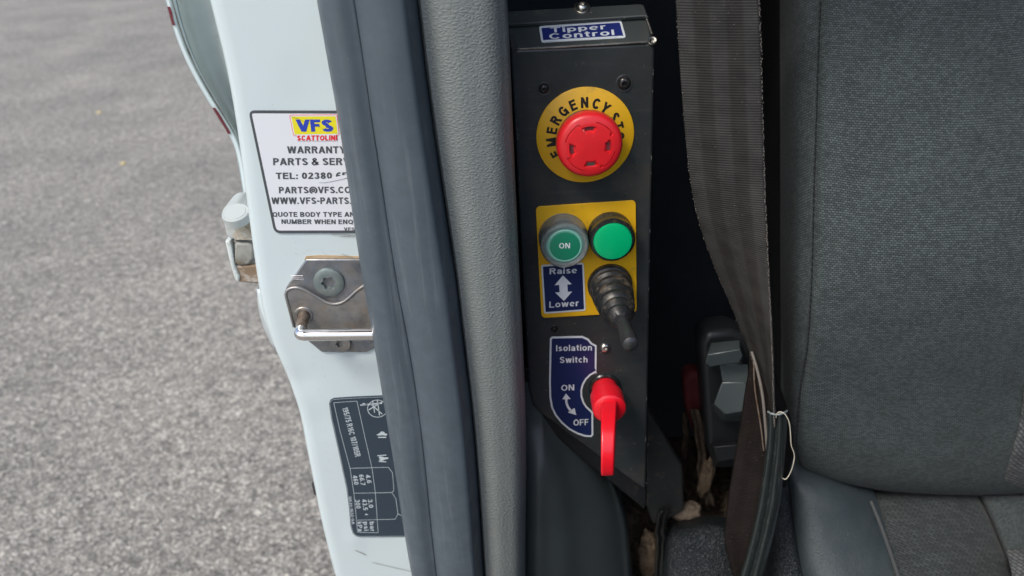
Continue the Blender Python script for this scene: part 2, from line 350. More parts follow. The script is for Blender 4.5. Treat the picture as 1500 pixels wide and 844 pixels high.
def webbing_mat(name, base, band, tone=1.0):
    m = bpy.data.materials.new(name); m.use_nodes = True; nt = m.node_tree; N = nt.nodes; L = nt.links; b = N['Principled BSDF']
    uv = N.new('ShaderNodeTexCoord'); sx = N.new('ShaderNodeSeparateXYZ'); L.new(uv.outputs['UV'], sx.inputs[0])
    def wave(inp, freq):
        mm = N.new('ShaderNodeMath'); mm.operation = 'MULTIPLY'; mm.inputs[1].default_value = freq * 2 * math.pi; L.new(inp, mm.inputs[0])
        s = N.new('ShaderNodeMath'); s.operation = 'SINE'; L.new(mm.outputs[0], s.inputs[0])
        r = N.new('ShaderNodeMapRange'); r.inputs[1].default_value = -1; r.inputs[2].default_value = 1; L.new(s.outputs[0], r.inputs[0]); return r.outputs[0]
    wb = wave(sx.outputs[0], 1 / .0165); wr = wave(sx.outputs[1], 1 / .0015)
    st = N.new('ShaderNodeMapRange'); st.inputs[1].default_value = .35; st.inputs[2].default_value = .65; L.new(wb, st.inputs[0])
    c = N.new('ShaderNodeMix'); c.data_type = 'RGBA'; c.inputs[6].default_value = (*base, 1); c.inputs[7].default_value = (*band, 1); L.new(st.outputs[0], c.inputs[0])
    n = N.new('ShaderNodeTexNoise'); n.inputs['Scale'].default_value = 70; n.inputs['Detail'].default_value = 8; L.new(uv.outputs['UV'], n.inputs['Vector'])
    r = N.new('ShaderNodeMapRange'); r.inputs[1].default_value = .3; r.inputs[2].default_value = .7; r.inputs[3].default_value = .72; r.inputs[4].default_value = 1.25; L.new(n.outputs['Fac'], r.inputs[0])
    mu = N.new('ShaderNodeMix'); mu.data_type = 'RGBA'; mu.blend_type = 'MULTIPLY'; mu.inputs[0].default_value = 1; L.new(c.outputs[2], mu.inputs[6]); L.new(r.outputs[0], mu.inputs[7])
    r2 = N.new('ShaderNodeMapRange'); r2.inputs[3].default_value = .72; r2.inputs[4].default_value = 1.12; L.new(wr, r2.inputs[0])
    mu2 = N.new('ShaderNodeMix'); mu2.data_type = 'RGBA'; mu2.blend_type = 'MULTIPLY'; mu2.inputs[0].default_value = 1; L.new(mu.outputs[2], mu2.inputs[6]); L.new(r2.outputs[0], mu2.inputs[7])
    v = N.new('ShaderNodeTexVoronoi'); v.inputs['Scale'].default_value = 260; L.new(uv.outputs['UV'], v.inputs['Vector'])
    rr = N.new('ShaderNodeMapRange'); rr.inputs[1].default_value = .05; rr.inputs[2].default_value = .09; rr.inputs[3].default_value = .5; rr.inputs[4].default_value = 0; L.new(v.outputs['Distance'], rr.inputs[0])
    fl = N.new('ShaderNodeMix'); fl.data_type = 'RGBA'; fl.inputs[7].default_value = (.22, .2, .17, 1); L.new(mu2.outputs[2], fl.inputs[6]); L.new(rr.outputs[0], fl.inputs[0])
    L.new(fl.outputs[2], b.inputs['Base Color'])
    bp = N.new('ShaderNodeBump'); bp.inputs['Strength'].default_value = .6; bp.inputs['Distance'].default_value = .0003; L.new(wr, bp.inputs['Height']); L.new(bp.outputs[0], b.inputs['Normal'])
    b.inputs['Roughness'].default_value = .6; b.inputs['Specular IOR Level'].default_value = .15
    return m

white = M('white_paint', (.575, .672, .69), .3, coat=.5, dust=[(17, .60, (.48, .50, .47), .45), (150, .67, (.40, .40, .36), .5)], var=[(9, (.54, .615, .63), .5), (60, (.62, .67, .66), .18)], spots=(46, .035, (.32, .33, .31), .5), bump=(14, .05, .002))
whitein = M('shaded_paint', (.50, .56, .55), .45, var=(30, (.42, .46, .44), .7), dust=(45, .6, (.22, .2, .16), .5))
rubber = M('rubber', (.068, .090, .108), .46, var=[(14, (.095, .12, .14), .8), (120, (.055, .07, .085), .5)], streak=((.17, .19, .21), .55, (260, 90, 9)), spots=(170, .05, (.3, .32, .33), .35), bump=(400, .12, .0004), rvar=.1)
trimm = M('grained_plastic', (.200, .224, .212), .5, var=(18, (.165, .18, .175), .6), leather=(330, .38, (1, 1, 1.8)), bump=(1500, .15, .0002), spots=(60, .02, (.3, .3, .28), .4), spec=.55)
kick = M('lower_plastic', (.062, .076, .074), .42, var=(16, (.045, .055, .054), .8), dust=[(50, .62, (.10, .085, .06), .35)], spots=(90, .03, (.3, .3, .28), .4), bump=(900, .25, .0003), spec=.5)
boxm = M('black_powder_coat', (.022, .027, .028), .38, var=(35, (.030, .033, .034), .8), dust=[(22, .53, (.060, .053, .043), .5), (260, .62, (.11, .10, .09), .45)], streak=((.06, .06, .057), .5, (30, 30, 300)), spots=(75, .035, (.35, .34, .32), .6), bump=(1400, .18, .0002), rvar=.08)
flangem = M('dark_flange', (.006, .007, .008), .5, dust=(40, .6, (.05, .043, .033), .6))
boxtop = M('worn_powder_coat', (.048, .056, .055), .4, var=(50, (.035, .042, .042), .8), dust=[(40, .56, (.16, .14, .10), .5), (300, .64, (.2, .19, .16), .4)], spots=(130, .06, (.45, .45, .42), .8), bump=(700, .2, .0002))
baremetal = M('bare_steel', (.5, .5, .47), .35, 1, var=(150, (.2, .17, .13), .8), bump=(500, .3, .0002))
screwm = M('black_screw', (.03, .03, .032), .25, .6, dust=(600, .5, (.14, .12, .1), .5))
silverscrew = M('zinc_screw', (.62, .6, .54), .28, 1, dust=(700, .6, (.2, .17, .12), .6))
yellow = M('yellow_plate', (.76, .43, .010), .4, var=[(25, (.66, .35, .01), .6)], dust=[(60, .56, (.30, .19, .05), .5), (300, .62, (.35, .24, .08), .5)], bump=(300, .04, .0003))
redcap = M('red_plastic', (.70, .016, .022), .38, coat=.1, var=(80, (.52, .012, .02), .5), dust=(300, .64, (.62, .16, .14), .5), bump=(900, .05, .0002), sss=.1)
redkey = M('red_key_plastic', (.72, .008, .02), .3, coat=.3, var=(90, (.58, .01, .02), .5), bump=(700, .08, .0002), sss=.1)
darkred = M('dark_red', (.04, .0015, .003), .8, var=(40, (.10, .004, .008), .8))
blue = M('navy_print', (.008, .017, .078), .35, var=(60, (.012, .021, .09), .4), spots=(220, .03, (.2, .22, .3), .4))
bluet = M('royal_print', (.012, .024, .15), .35)
wprint = M('white_print', (.62, .66, .68), .4, dust=(120, .62, (.4, .38, .33), .5))
bprint = M('dark_print', (.065, .075, .082), .5)
blackp = M('black_print', (.012, .012, .010), .45)
stick = M('sticker_film', (.72, .74, .78), .35, var=(15, (.66, .69, .73), .5), spots=(60, .03, (.45, .46, .46), .5))
lyellow = M('logo_yellow', (.75, .68, .02), .4)
lred = M('logo_red', (.72, .02, .035), .4)
lblue = M('logo_blue', (.02, .05, .42), .4)
tyrem = M('slate_sticker', (.028, .045, .065), .3, var=(40, (.035, .055, .075), .6), spots=(150, .03, (.3, .35, .38), .5))
tprint = M('pale_print', (.50, .57, .60), .4)
boot = M('frosted_silicone', (.72, .78, .80), .22, trans=.85, var=(90, (.55, .55, .5), .6), dust=(110, .58, (.4, .33, .22), .5), coat=.4)
ringm = M('grey_silicone', (.12, .22, .20), .3)
greenb = M('green_button', (.01, .19, .105), .38, sss=.1)
ringg = M('pale_green_ring', (.16, .40, .32), .35)
lens = M('green_lens', (.0, .40, .15), .28, sss=.2, coat=.4, spec=.6)
lensdk = M('green_lens_side', (.0, .16, .06), .15, coat=.5)
bezel = M('black_bezel', (.012, .016, .016), .25, coat=.3, dust=(260, .55, (.10, .075, .04), .6))
bootr = M('dusty_rubber', (.013, .014, .015), .38, dust=[(110, .52, (.15, .12, .08), .6), (500, .6, (.25, .2, .14), .4)], bump=(500, .3, .0004))
leverm = M('lever_metal', (.05, .052, .055), .3, .5, dust=(400, .55, (.16, .14, .12), .5))
steel = M('striker_plate_steel', (.26, .29, .33), .42, .7, var=[(60, (.10, .11, .13), .9), (190, (.34, .31, .26), .6)], dust=[(85, .60, (.30, .22, .14), .5), (400, .6, (.4, .38, .34), .4)], bump=(260, .2, .0005), rvar=.12)
emb = M('embossed_steel', (.32, .33, .34), .42, .7, var=[(55, (.13, .12, .11), .9), (160, (.40, .37, .32), .5)], dust=[(75, .58, (.33, .25, .17), .6), (420, .6, (.45, .42, .36), .4)], bump=(220, .3, .0007), rvar=.12)
rustm = M('rusty_sealant', (.42, .30, .17), .7, var=(90, (.55, .42, .28), .9), bump=(400, .5, .0006))
boltm = M('plated_bolt', (.22, .28, .28), .42, .7, var=(160, (.32, .35, .33), .7), bump=(600, .3, .0003))
chrome = M('polished_bar', (.75, .73, .72), .12, 1, dust=(190, .66, (.25, .16, .09), .9), bump=(200, .05, .0003))
barrust = M('worn_bar', (.33, .27, .22), .4, .8, dust=(220, .48, (.20, .11, .05), .9), bump=(400, .3, .0004))
hingew = M('chipped_white_paint', (.58, .63, .62), .45, dust=[(120, .54, (.26, .21, .14), .85), (330, .56, (.12, .09, .06), .8)], bump=(120, .3, .001))
hingec = M('clean_hinge_paint', (.44, .475, .465), .45, coat=.1, dust=(90, .58, (.34, .31, .26), .6))
hingew_d = M('brown_grime', (.42, .38, .31), .7, dust=[(130, .5, (.2, .16, .11), .9), (330, .55, (.6, .62, .58), .8)], bump=(300, .5, .0006))
hingeg = M('grimy_hinge', (.20, .20, .18), .55, var=(50, (.42, .42, .39), .8), dust=[(80, .52, (.13, .10, .06), .9)], bump=(150, .4, .001))
hinger = M('brown_hinge', (.20, .14, .09), .65, var=(60, (.36, .28, .2), .8), dust=(90, .55, (.6, .6, .57), .6), bump=(200, .4, .001))
gapm = M('dark_gap', (.03, .03, .03), .8)
redmark = M('maroon_scuff', (.12, .018, .025), .6)
seatf = fabric('seat_weave', (.088, .112, .111), (.044, .057, .057), .0023, .00145)
seats = fabric('seat_side_weave', (.078, .096, .095), (.042, .053, .053), .0023, .00145, rot=.55)
seatc = fabric('cushion_rib', (.052, .061, .060), (.030, .036, .036), .0060, .0024, rot=-.62)
seatl = fabric('coarse_grey_weave', (.13, .14, .14), (.07, .075, .08), .0048, .0030, rot=-.9, mortar=(.03, .03, .03))
stitchm = M('dark_thread', (.012, .014, .016), .7)
piping = fabric('grey_piping', (.07, .075, .077), (.035, .038, .04), .003, .0015, rot=.5)
sidep = M('seat_side_plastic', (.036, .050, .056), .5, leather=(700, .35), var=[(14, (.035, .046, .052), .7), (120, (.06, .075, .08), .4)], spots=(70, .03, (.4, .42, .4), .5), bump=(1600, .5, .0003), rvar=.08)
sided = M('grained_black_plastic', (.012, .017, .020), .38, leather=(600, .9), dust=(260, .62, (.2, .2, .19), .4), bump=(500, .4, .0004))
knobm = M('faceted_knob_plastic', (.085, .105, .108), .26, coat=.5, spec=.8, bump=(1200, .5, .0003), dust=(300, .62, (.3, .3, .3), .3))
knobd = M('dark_knob_plastic', (.020, .023, .026), .4, bump=(1000, .4, .0003), dust=(300, .62, (.1, .1, .1), .3))
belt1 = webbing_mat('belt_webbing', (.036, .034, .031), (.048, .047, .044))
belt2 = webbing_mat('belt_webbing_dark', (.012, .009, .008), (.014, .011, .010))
fuzz = M('frayed_edge', (.15, .135, .12), .8)
sleevem = M('belt_sleeve', (.018, .023, .023), .24, streak=((.12, .13, .12), .4, (400, 400, 40)), coat=.2, spots=(260, .06, (.3, .3, .28), .5))
threadm = M('pale_thread', (.62, .58, .46), .6)
voidm = M('black_cab_lining', (.010, .014, .018), .8, spec=.3, var=(12, (.018, .023, .027), .8))
liner = M('grey_headlining', (.16, .165, .17), .9)
cloth = M('dusty_brown_cloth', (.075, .058, .043), .95, spec=.1, var=(90, (.19, .15, .11), .9), dust=(260, .5, (.03, .025, .02), .9), bump=(300, 1, .003))
tancl = M('tan_foam', (.23, .18, .125), .9, var=(90, (.12, .09, .06), .9), bump=(160, .8, .002))
matm = M('dusty_carpet', (.045, .036, .027), .95, spec=.1, var=(55, (.13, .10, .07), .9), dust=(160, .5, (.02, .017, .014), .9), bump=[(120, 1, .004), (600, .6, .001)])
browncl = M('brown_foam', (.09, .065, .042), .95, spec=.1, var=(70, (.17, .13, .09), .8), dust=(130, .5, (.05, .04, .03), .8), bump=(260, .9, .002))
brack = M('dusty_black_bracket', (.030, .035, .033), .5, var=(30, (.03, .028, .025), .7), dust=(60, .56, (.17, .14, .10), .5), bump=(500, .3, .0004))

# ground
am = bpy.data.materials.new('asphalt'); am.use_nodes = True; nt = am.node_tree; N = nt.nodes; L = nt.links; b = N['Principled BSDF']
tc = N.new('ShaderNodeTexCoord')
v1 = N.new('ShaderNodeTexVoronoi'); v1.inputs['Scale'].default_value = 150; L.new(tc.outputs['Object'], v1.inputs['Vector'])
sp = N.new('ShaderNodeSeparateColor'); L.new(v1.outputs['Color'], sp.inputs[0])
r1 = N.new('ShaderNodeValToRGB'); e = r1.color_ramp.elements; e[0].position = 0; e[0].color = (.10, .097, .088, 1); e[1].position = 1; e[1].color = (.62, .60, .55, 1)
x = e.new(.35); x.color = (.22, .213, .196, 1); x = e.new(.8); x.color = (.32, .31, .285, 1); L.new(sp.outputs[0], r1.inputs[0])
n1 = N.new('ShaderNodeTexNoise'); n1.inputs['Scale'].default_value = 1.1; n1.inputs['Detail'].default_value = 9; n1.inputs['Roughness'].default_value = .65; L.new(tc.outputs['Object'], n1.inputs['Vector'])
r2 = N.new('ShaderNodeValToRGB'); e = r2.color_ramp.elements; e[0].position = .35; e[0].color = (.82, .81, .775, 1); e[1].position = .68; e[1].color = (1.25, 1.21, 1.14, 1); L.new(n1.outputs['Fac'], r2.inputs[0])
mu = N.new('ShaderNodeMix'); mu.data_type = 'RGBA'; mu.blend_type = 'MULTIPLY'; mu.inputs[0].default_value = 1; L.new(r1.outputs[0], mu.inputs[6]); L.new(r2.outputs[0], mu.inputs[7])
n3 = N.new('ShaderNodeTexNoise'); n3.inputs['Scale'].default_value = 24; n3.inputs['Detail'].default_value = 6; L.new(tc.outputs['Object'], n3.inputs['Vector'])
r3 = N.new('ShaderNodeValToRGB'); e = r3.color_ramp.elements; e[0].position = .35; e[0].color = (.72, .72, .71, 1); e[1].position = .7; e[1].color = (1.2, 1.18, 1.15, 1); L.new(n3.outputs['Fac'], r3.inputs[0])
mu2 = N.new('ShaderNodeMix'); mu2.data_type = 'RGBA'; mu2.blend_type = 'MULTIPLY'; mu2.inputs[0].default_value = 1; L.new(mu.outputs[2], mu2.inputs[6]); L.new(r3.outputs[0], mu2.inputs[7])
L.new(mu2.outputs[2], b.inputs['Base Color']); b.inputs['Roughness'].default_value = .8
bp = N.new('ShaderNodeBump'); bp.inputs['Strength'].default_value = 1.0; bp.inputs['Distance'].default_value = .004; L.new(v1.outputs['Distance'], bp.inputs['Height']); L.new(bp.outputs[0], b.inputs['Normal'])
mk('ground', [(-60, -60, 0), (60, -60, 0), (60, 60, 0), (-60, 60, 0)], [[0, 1, 2, 3]], am, smooth=False, kind='structure')
# loose chippings
DUMMY = 0
def gpt(px, py):
    d = ray(px, py); return CAM + d * (-CAM.z / d.z)
V, Fc = [], []
chip = M('stone_chippings', (.34, .325, .295), .75, var=(3, (.62, .60, .56), .9))
for _ in range(7000):
    c = gpt(random.uniform(-30, 480), random.uniform(5, 880) ** 1.0); r = random.uniform(.0018, .0042)
    b0 = len(V); k = 5
    for i in range(k):
        a = 6.283 * i / k + random.random(); q = r * random.uniform(.7, 1.2); V.append(c + Vector((q * math.cos(a), q * math.sin(a), 0)))
    V.append(c + Vector((0, 0, r * .8))); Fc += [[b0 + i, b0 + (i + 1) % k, b0 + k] for i in range(k)]
mk('gravel', V, Fc, chip, kind='stuff', smooth=False)
leafm = M('yellow_leaf', (.75, .58, .22), .6)
for (px, py, s, lab) in ((146, 165, .030, 'small yellow dry leaf on the grey asphalt, upper of two'), (181, 240, .026, 'small orange tan dry leaf on the grey asphalt, lower of two')):
    c = gpt(px, py); ol = [(0, -1), (.35, -.6), (.5, 0), (.3, .6), (0, 1), (-.3, .6), (-.5, 0), (-.35, -.6)]
    V = [c + Vector((x * s * 1.3, y * s * 1.1, .004 + .006 * abs(x))) for x, y in ol] + [c + Vector((0, 0, .003))]
    mk('fallen_leaf', V, [[i, (i + 1) % 8, 8] for i in range(8)], leafm, label=lab, cat='leaf', solid=.0006)

# ------------------------------------------------------------------ cab shell
YJ, YB = .47, .49            # door jamb plane, control box front plane
xl = P(640, 400, .5).x
def quad(a, b, c, d): return [a, b, c, d]
mk('cab_wall', [(xl, .84, .3), (1.5, .84, .3), (1.5, .84, 2.05), (xl, .84, 2.05), (xl, .50, .3), (xl, .50, 2.05), (1.5, -.9, .3), (1.5, -.9, 2.05)],
   [[0, 1, 2, 3], [4, 0, 3, 5], [1, 6, 7, 2]], voidm, smooth=False, kind='structure', solid=.004)
mk('cut_cab_ceiling', [(-.22, .18, 2.03), (1.5, .18, 2.03), (1.5, .84, 2.05), (-.22, .84, 2.05)], [[0, 1, 2, 3]], liner, smooth=False, kind='structure', solid=.02)  # unseen roof, front edge cut back to let sun reach the upper seat
mk('cab_floor', [(xl, -.6, .62), (1.5, -.6, .62), (1.5, .84, .62), (xl, .84, .62)], [[0, 3, 2, 1]], voidm, smooth=False, kind='structure', solid=.02)

mk('added_bulkhead', [(-.12, -.42, .62), (1.5, -.42, .62), (1.5, -.42, 1.46), (-.12, -.42, 1.46), (-.12, -.95, 1.48), (1.5, -.95, 1.48)], [[0, 1, 2, 3], [3, 2, 5, 4]], voidm, smooth=False, kind='structure', solid=.02)  # unseen dashboard stand-in, added to darken the lower seat and box
# ------------------------------------------------------------------ truck body
EDGE = [(-320, 233), (-180, 268), (-60, 297), (0, 309), (100, 333), (200, 350), (300, 363), (380, 374), (430, 382), (470, 391), (500, 401), (530, 414), (560, 426), (600, 439), (650, 449), (700, 459), (750, 469), (800, 481), (844, 493), (920, 516)]
body = thing('truck_body', 'white painted door pillar of a tipper truck with stickers and a steel latch striker', 'truck body', P(450, 880, YJ))
rows = []
for py, ex in EDGE:
    e = P(ex, py, YJ + .010)
    rr_ = []
    for dx, dy in ((.012, .10), (.004, .055), (.0008, .022), (.0006, .008), (.0032, .0022), (.0075, .0004), (.014, .0001), (.028, 0), (.045, 0)):
        rr_.append(Vector((e.x + dx, YJ + dy, e.z)))
    xr = P(640 + py * .12, py, YJ).x
    rr_ += [Vector((xr, YJ, e.z))]
    rows.append(rr_)
def dent(v, u, w):
    d = 0
    for (px, py, r, a) in ((452, 130, .012, .0007), (520, 790, .006, -.0012), (470, 620, .015, .0006), (440, 560, .01, .0008)):
        q = P(px, py, YJ); d += a * math.exp(-((v.x - q.x) ** 2 + (v.z - q.z) ** 2) / r ** 2)
    return Vector((0, d, 0))
loft('pillar_panel', rows, white, body, mu=5, mv=4, thick=.0, world=True, fn=dent)
J = YP(YJ)
# side panel that bows out behind the pillar
rows = []
WE = [(-200, 168), (-130, 196), (-60, 226), (0, 242), (40, 253), (80, 268), (120, 288), (160, 312), (190, 331), (215, 343), (250, 351), (300, 358), (330, 362)]
for py, ex in WE:
    t = max(0, min(1, (py + 60) / 330.)); wdt = 1 - t
    rows.append([(ex + 3, py, .66), (ex, py, .575), (ex + 1.5, py, .565), (ex + 7 , py, .564), (ex + 9 + 2 * wdt, py, .570), (ex + 11 + 7 * wdt, py, .573), (ex + 12 + 22 * wdt, py, .590), (ex + 13 + 48 * wdt, py, .594), (ex + 14 + 78 * wdt, py, .588), (ex + 20 + 100 * wdt, py, .57)])
wp = loft('side_panel', rows, white, body, mu=4, mv=5, thick=.0, label='curved white body side bowing out behind the pillar with chipped maroon edge')
# inner skin over that side's hollow: dirt, with shade mixed into its paint colour
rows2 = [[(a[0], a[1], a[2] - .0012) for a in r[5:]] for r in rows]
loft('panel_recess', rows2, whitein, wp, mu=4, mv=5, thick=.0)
for py0, py1 in ((10, 37), (158, 196)):
    pts = []
    def ex_at(py):
        for (a, xa), (b_, xb) in zip(WE, WE[1:]):
            if a <= py <= b_: return xa + (xb - xa) * (py - a) / (b_ - a)
    rws = [[(ex_at(py) - .6, py, .572), (ex_at(py) + .6, py, .5635), (ex_at(py) + 4.5 + math.sin(i) * .6, py, .5625)] for i, py in enumerate([py0 + (py1 - py0) * k / 6 for k in range(7)])]
    loft('maroon_scuff', rws, redmark, wp, mu=2, mv=1, thick=.0)
# darker bead along the groove behind the lip
tube('groove_bead', [P(ex_at(py) + 9, py, .5685) for py in (-20, 20, 60, 100, 140, 180, 205, 240)], .0009, hingeg, wp, seg=6)
# lower outer skin sliver
loft('sill_skin', [[(378, 420, .56), (376, 424, .52), (383, 424, .515)], [(378, 450, .56), (380, 450, .52), (388, 452, .515)], [(386, 480, .56), (391, 480, .52), (400, 482, .515)], [(400, 510, .56), (404, 510, .52), (414, 512, .515)]], white, body, thick=.0015)
tube('black_grommet', [P(462, 708, .505), P(465, 722, .505)], .003, gapm, body, smooth_m=2)
# hinge on the outer side
def hsec(name, y0, y1, xl0, xl1, mat, par, w=50, yo=.53, sh=0):
    pl = YP(yo)
    pts = [(xl0 + 8, y0 + 1), (xl0 + 2, y0 + 5), (xl0, y0 + 11), (xl1, y1 - 8), (xl1 + 5, y1 - 1), (xl1 + 12, y1), (xl1 + w, y1 + 1), (xl0 + w, y0 + sh + 2), (xl0 + w * .55, y0 + sh), (xl0 + 18, y0 - 1)]
    return prism(name, pts, pl, -.03, 0, mat, par, bevel=.0022, seg=3)
hg = hsec('hinge', 303, 352, 324, 331, hingec, body, 55, .53, 6); hg['label'] = 'chipped white door hinge knuckle with brown grime on its face'
lathe('hinge_pin', P(345, 312, .522), (0, -.35, 1), [(.0092, -.006), (.0092, .0002), (.0086, .0008), (.0072, .0006), (.0070, .0010), (0, .0011)], hingec, hg, seg=32)
prism('hinge_leaf', [(331, 353), (336, 390), (380, 389), (379, 352)], YP(.5345), -.03, 0, hingeg, hg, bevel=.0018)
prism('hinge_pad', [(345, 354), (344, 384), (352, 388), (366, 386), (373, 376), (372, 358), (366, 354)], YP(.5335), -.01, .0025, hingeg, hg, bevel=.003, seg=3)
prism('hinge_foot', [(339, 390), (344, 408), (350, 414), (384, 417), (381, 388)], YP(.532), -.03, 0, hinger, hg, bevel=.0016)
prism('hinge_edge', [(330, 352), (338, 388), (345, 410), (350, 413), (351, 404), (344, 388), (338, 352)], YP(.5312), -.01, .001, hingew, hg, bevel=.001)
prism('hinge_grime', [(344, 322), (352, 317), (362, 318), (374, 325), (384, 330), (384, 352), (345, 351), (340, 345), (345, 338), (341, 331)], YP(.5298), -.002, .0003, hingew_d, hg)
# striker plate
PLT = [(449, 378), (560, 378), (575, 420), (580, 480), (545, 510), (537, 514), (472, 514), (455, 500), (431, 478), (418, 426), (421, 418)]
prism('rust_line', [(446, 381), (448, 375), (470, 373.5), (520, 375), (560, 376), (560, 392), (520, 381), (450, 381)], J, 0, .0004, rustm, body)
sp_ = prism('striker_plate', PLT, J, 0, .0020, steel, body, bevel=.0007)
EMB = [(420, 424), (425, 417), (434, 415.5), (444, 417), (456, 423), (468, 431), (480, 437.5), (492, 439.5), (503, 437), (513, 430), (524, 420), (540, 411), (580, 410), (585, 484), (545, 488), (470, 490), (440, 482), (433, 476), (425, 446)]
prism('embossed_rib', EMB, J, .0018, .0046, emb, sp_, bevel=.0024, seg=4)
tube('emboss_lip', [J.at(x, y, .0042) for x, y in ((433, 474), (426, 447), (421, 426), (426, 419), (436, 417), (446, 419.5), (458, 426), (470, 433), (481, 439), (492, 441), (503, 438.5), (513, 431.5), (524, 421.5), (535, 414))], .0011, emb, sp_, seg=8)
bc = J.at(483, 411, .002)
r_ = 22 / pscale(bc)
lathe('countersunk_bolt', bc, (0, -1, 0), [(r_ * 1.04, -.0006), (r_ * 1.04, .0008), (r_, .0016), (r_ * .93, .0019), (r_ * .6, .0021), (r_ * .44, .0021, .13, 6), (r_ * .40, -.0012, .13, 6), (0, -.0016)], boltm, sp_, seg=72)
bc = J.at(500, 499, .0028)
r_ *= .72
lathe('countersunk_bolt', bc, (0, -1, 0), [(r_, -.0006), (r_, .0010), (r_ * .94, .0016), (r_ * .5, .0018), (r_ * .4, .0018, .13, 6), (r_ * .38, -.001, .13, 6), (0, -.0012)], emb, sp_, seg=72)
for a in range(3):
    tube('bright_scratch', [J.at(427 + a, 402 + a * 2.2, .0021), J.at(445 + a * .6, 403.5 + a * 2.2 - (1.5 if a == 0 else 0), .0021)], .00018, chrome, sp_, seg=5, smooth_m=1)
p0 = J.at(447, 457, .0045)
lathe('bar_washer', p0 + Vector((0, .0005, 0)), (0, -1, 0), [(.0062, -.001), (.0062, .0006), (.0056, .0011), (.0042, .0011), (.0038, .0004), (0, .0004)], emb, sp_, seg=40)
tipY = YJ - .0285
q0 = P(438.5, 491, tipY); q1 = P(447, 492, tipY); q2 = P(620, 489, tipY)
tube('bar_post', [p0 + Vector((0, .003, 0)), p0 + (q0 - p0) * .5, q0 + Vector((.0008, .004, .0008))], .0036, barrust, sp_, seg=20)
tube('striker_bar', [q0 + Vector((.0006, .005, .0012)), q0 + Vector((.0002, .0016, .0003)), q0 + Vector((.0025, 0, 0)), q0 + (q2 - q0) * .1, q0 + (q2 - q0) * .5, q2], .00365, chrome, sp_, seg=24, smooth_m=5)
# warranty sticker
JS = YP(YJ - .0007)
ws = rrect([(364, 162), (600, 163), (640, 341), (402, 341.5)], 9)
st = prism('warranty_sticker', ws, JS, -.0007, .00025, bprint, body, label='white rectangular sticker with dark border, parts and service lettering')
prism('sticker_film', inset(ws, 4.0), JS, .0001, .0004, stick, st)
text([('WARRANTY', (421, 224.3), (507, 224.3), (-.4, -10.3)), ('PARTS & SERVICE', (400.5, 241.6), (538, 241.4), (-.4, -10.3)),
      ('TEL: 02380 651', (404.5, 262), (516, 261.4), (-.4, -9.4)), ('PARTS@VFS.CO', (409, 283), (514, 282.5), (-.4, -9.6)),
      ('WWW.VFS-PARTS.', (398, 298.4), (515, 298.4), (-.4, -9.6)), ('QUOTE BODY TYPE AND', (399.5, 317.2), (527, 317.2), (-.3, -7)),
      ('NUMBER WHEN ENQU', (412.5, 327.6), (525, 328), (-.3, -6.8)), ('VFS', (504, 337.6), (520, 337.8), (-.2, -4.8))], JS, .00055, bprint, st, tk=.20, sp=.11)
lg = rrect([(424, 168), (494, 167.5), (497.5, 198), (430, 199)], 3)
l0 = prism('logo', lg, JS, .0003, .00055, lred, st)
flat([inset(lg, .8)], JS, .0006, stick, l0, 'logo_white'); flat([inset(lg, 2.4)], JS, .00066, lyellow, l0, 'logo_yellow')
text([('VFS', (435, 192.5), (489, 192.5), (-2.0, -17.8))], JS, .00075, lblue, l0, name='logo_lettering', tk=.24, sp=.06)
flat([[(435, 196.5), (492, 196.5), (494, 206), (436, 206)]], JS, .0007, stick, l0, 'logo_banner')
text([('SCATTOLINI', (435.5, 205.6), (494, 205.2), (0, -7.6))], JS, .0008, lred, l0, name='banner_lettering', tk=.24, sp=.08)
flat([[(466, 264), (472, 262.6), (486, 260.4), (500, 256.6), (512, 255), (513, 259), (500, 262), (484, 265.5), (474, 266.8), (467, 266.6)]], JS, .0008, stick, st, 'torn_film')
flat([line((485, 343), (523, 345.5), 1.0), line((497, 346), (520, 347), .8), line((500, 372), (519, 379), .7), line((545, 824), (606, 838), .7), line((520, 806), (536, 813), 1.2)], JS, .00012, hingeg, body, 'paint_scratch', kind='stuff')
# tyre pressure sticker
ts = [(482, 591), (484, 586), (489, 583.5), (520, 581.5), (580, 579), (600, 786), (527, 786.5), (521, 785), (516.5, 780.5), (513.5, 771), (511.5, 745), (507.5, 715), (502, 690), (494, 652), (485, 612)]
tt = prism('tyre_sticker', ts, JS, -.0007, .0003, tyrem, body, label='dark blue tyre pressure sticker with sideways figures and worn icons')
rframe(inset(ts, 1.0), .45, JS, .0004, tprint, tt, 'sticker_outline')
UPX = (7.0, -.7)
def side(s, x0, y0, y1, w, lean=.25): return (s, (x0, y0), (x0 + (y1 - y0) * lean, y1), (w, -w * .08))
text([('195/75 R16C 107/105R', (501.3, 597), (520.5, 669), (8.2, -1.6)), side('4.6', 535.5, 695, 707.5, 6.6, .2), side('66.7', 525.8, 695, 710.5, 6.6, .2), side('460', 516.5, 696, 709.5, 6.6, .2),
      side('3.0', 538.8, 731, 743.5, 6.6, .15), side('43.5', 530.2, 731, 747, 6.6, .15), side('300', 520.2, 731.5, 744.5, 6.6, .15),
      side('bar', 541.5, 764, 778, 6.6, .1), side('psi', 532.5, 764, 777, 6.6, .1), side('kPa', 523.5, 764, 778, 6.6, .1), side('GK31-1532-GA', 511.2, 727, 767.5, 3.6, .12)], JS, .0005, tprint, tt)
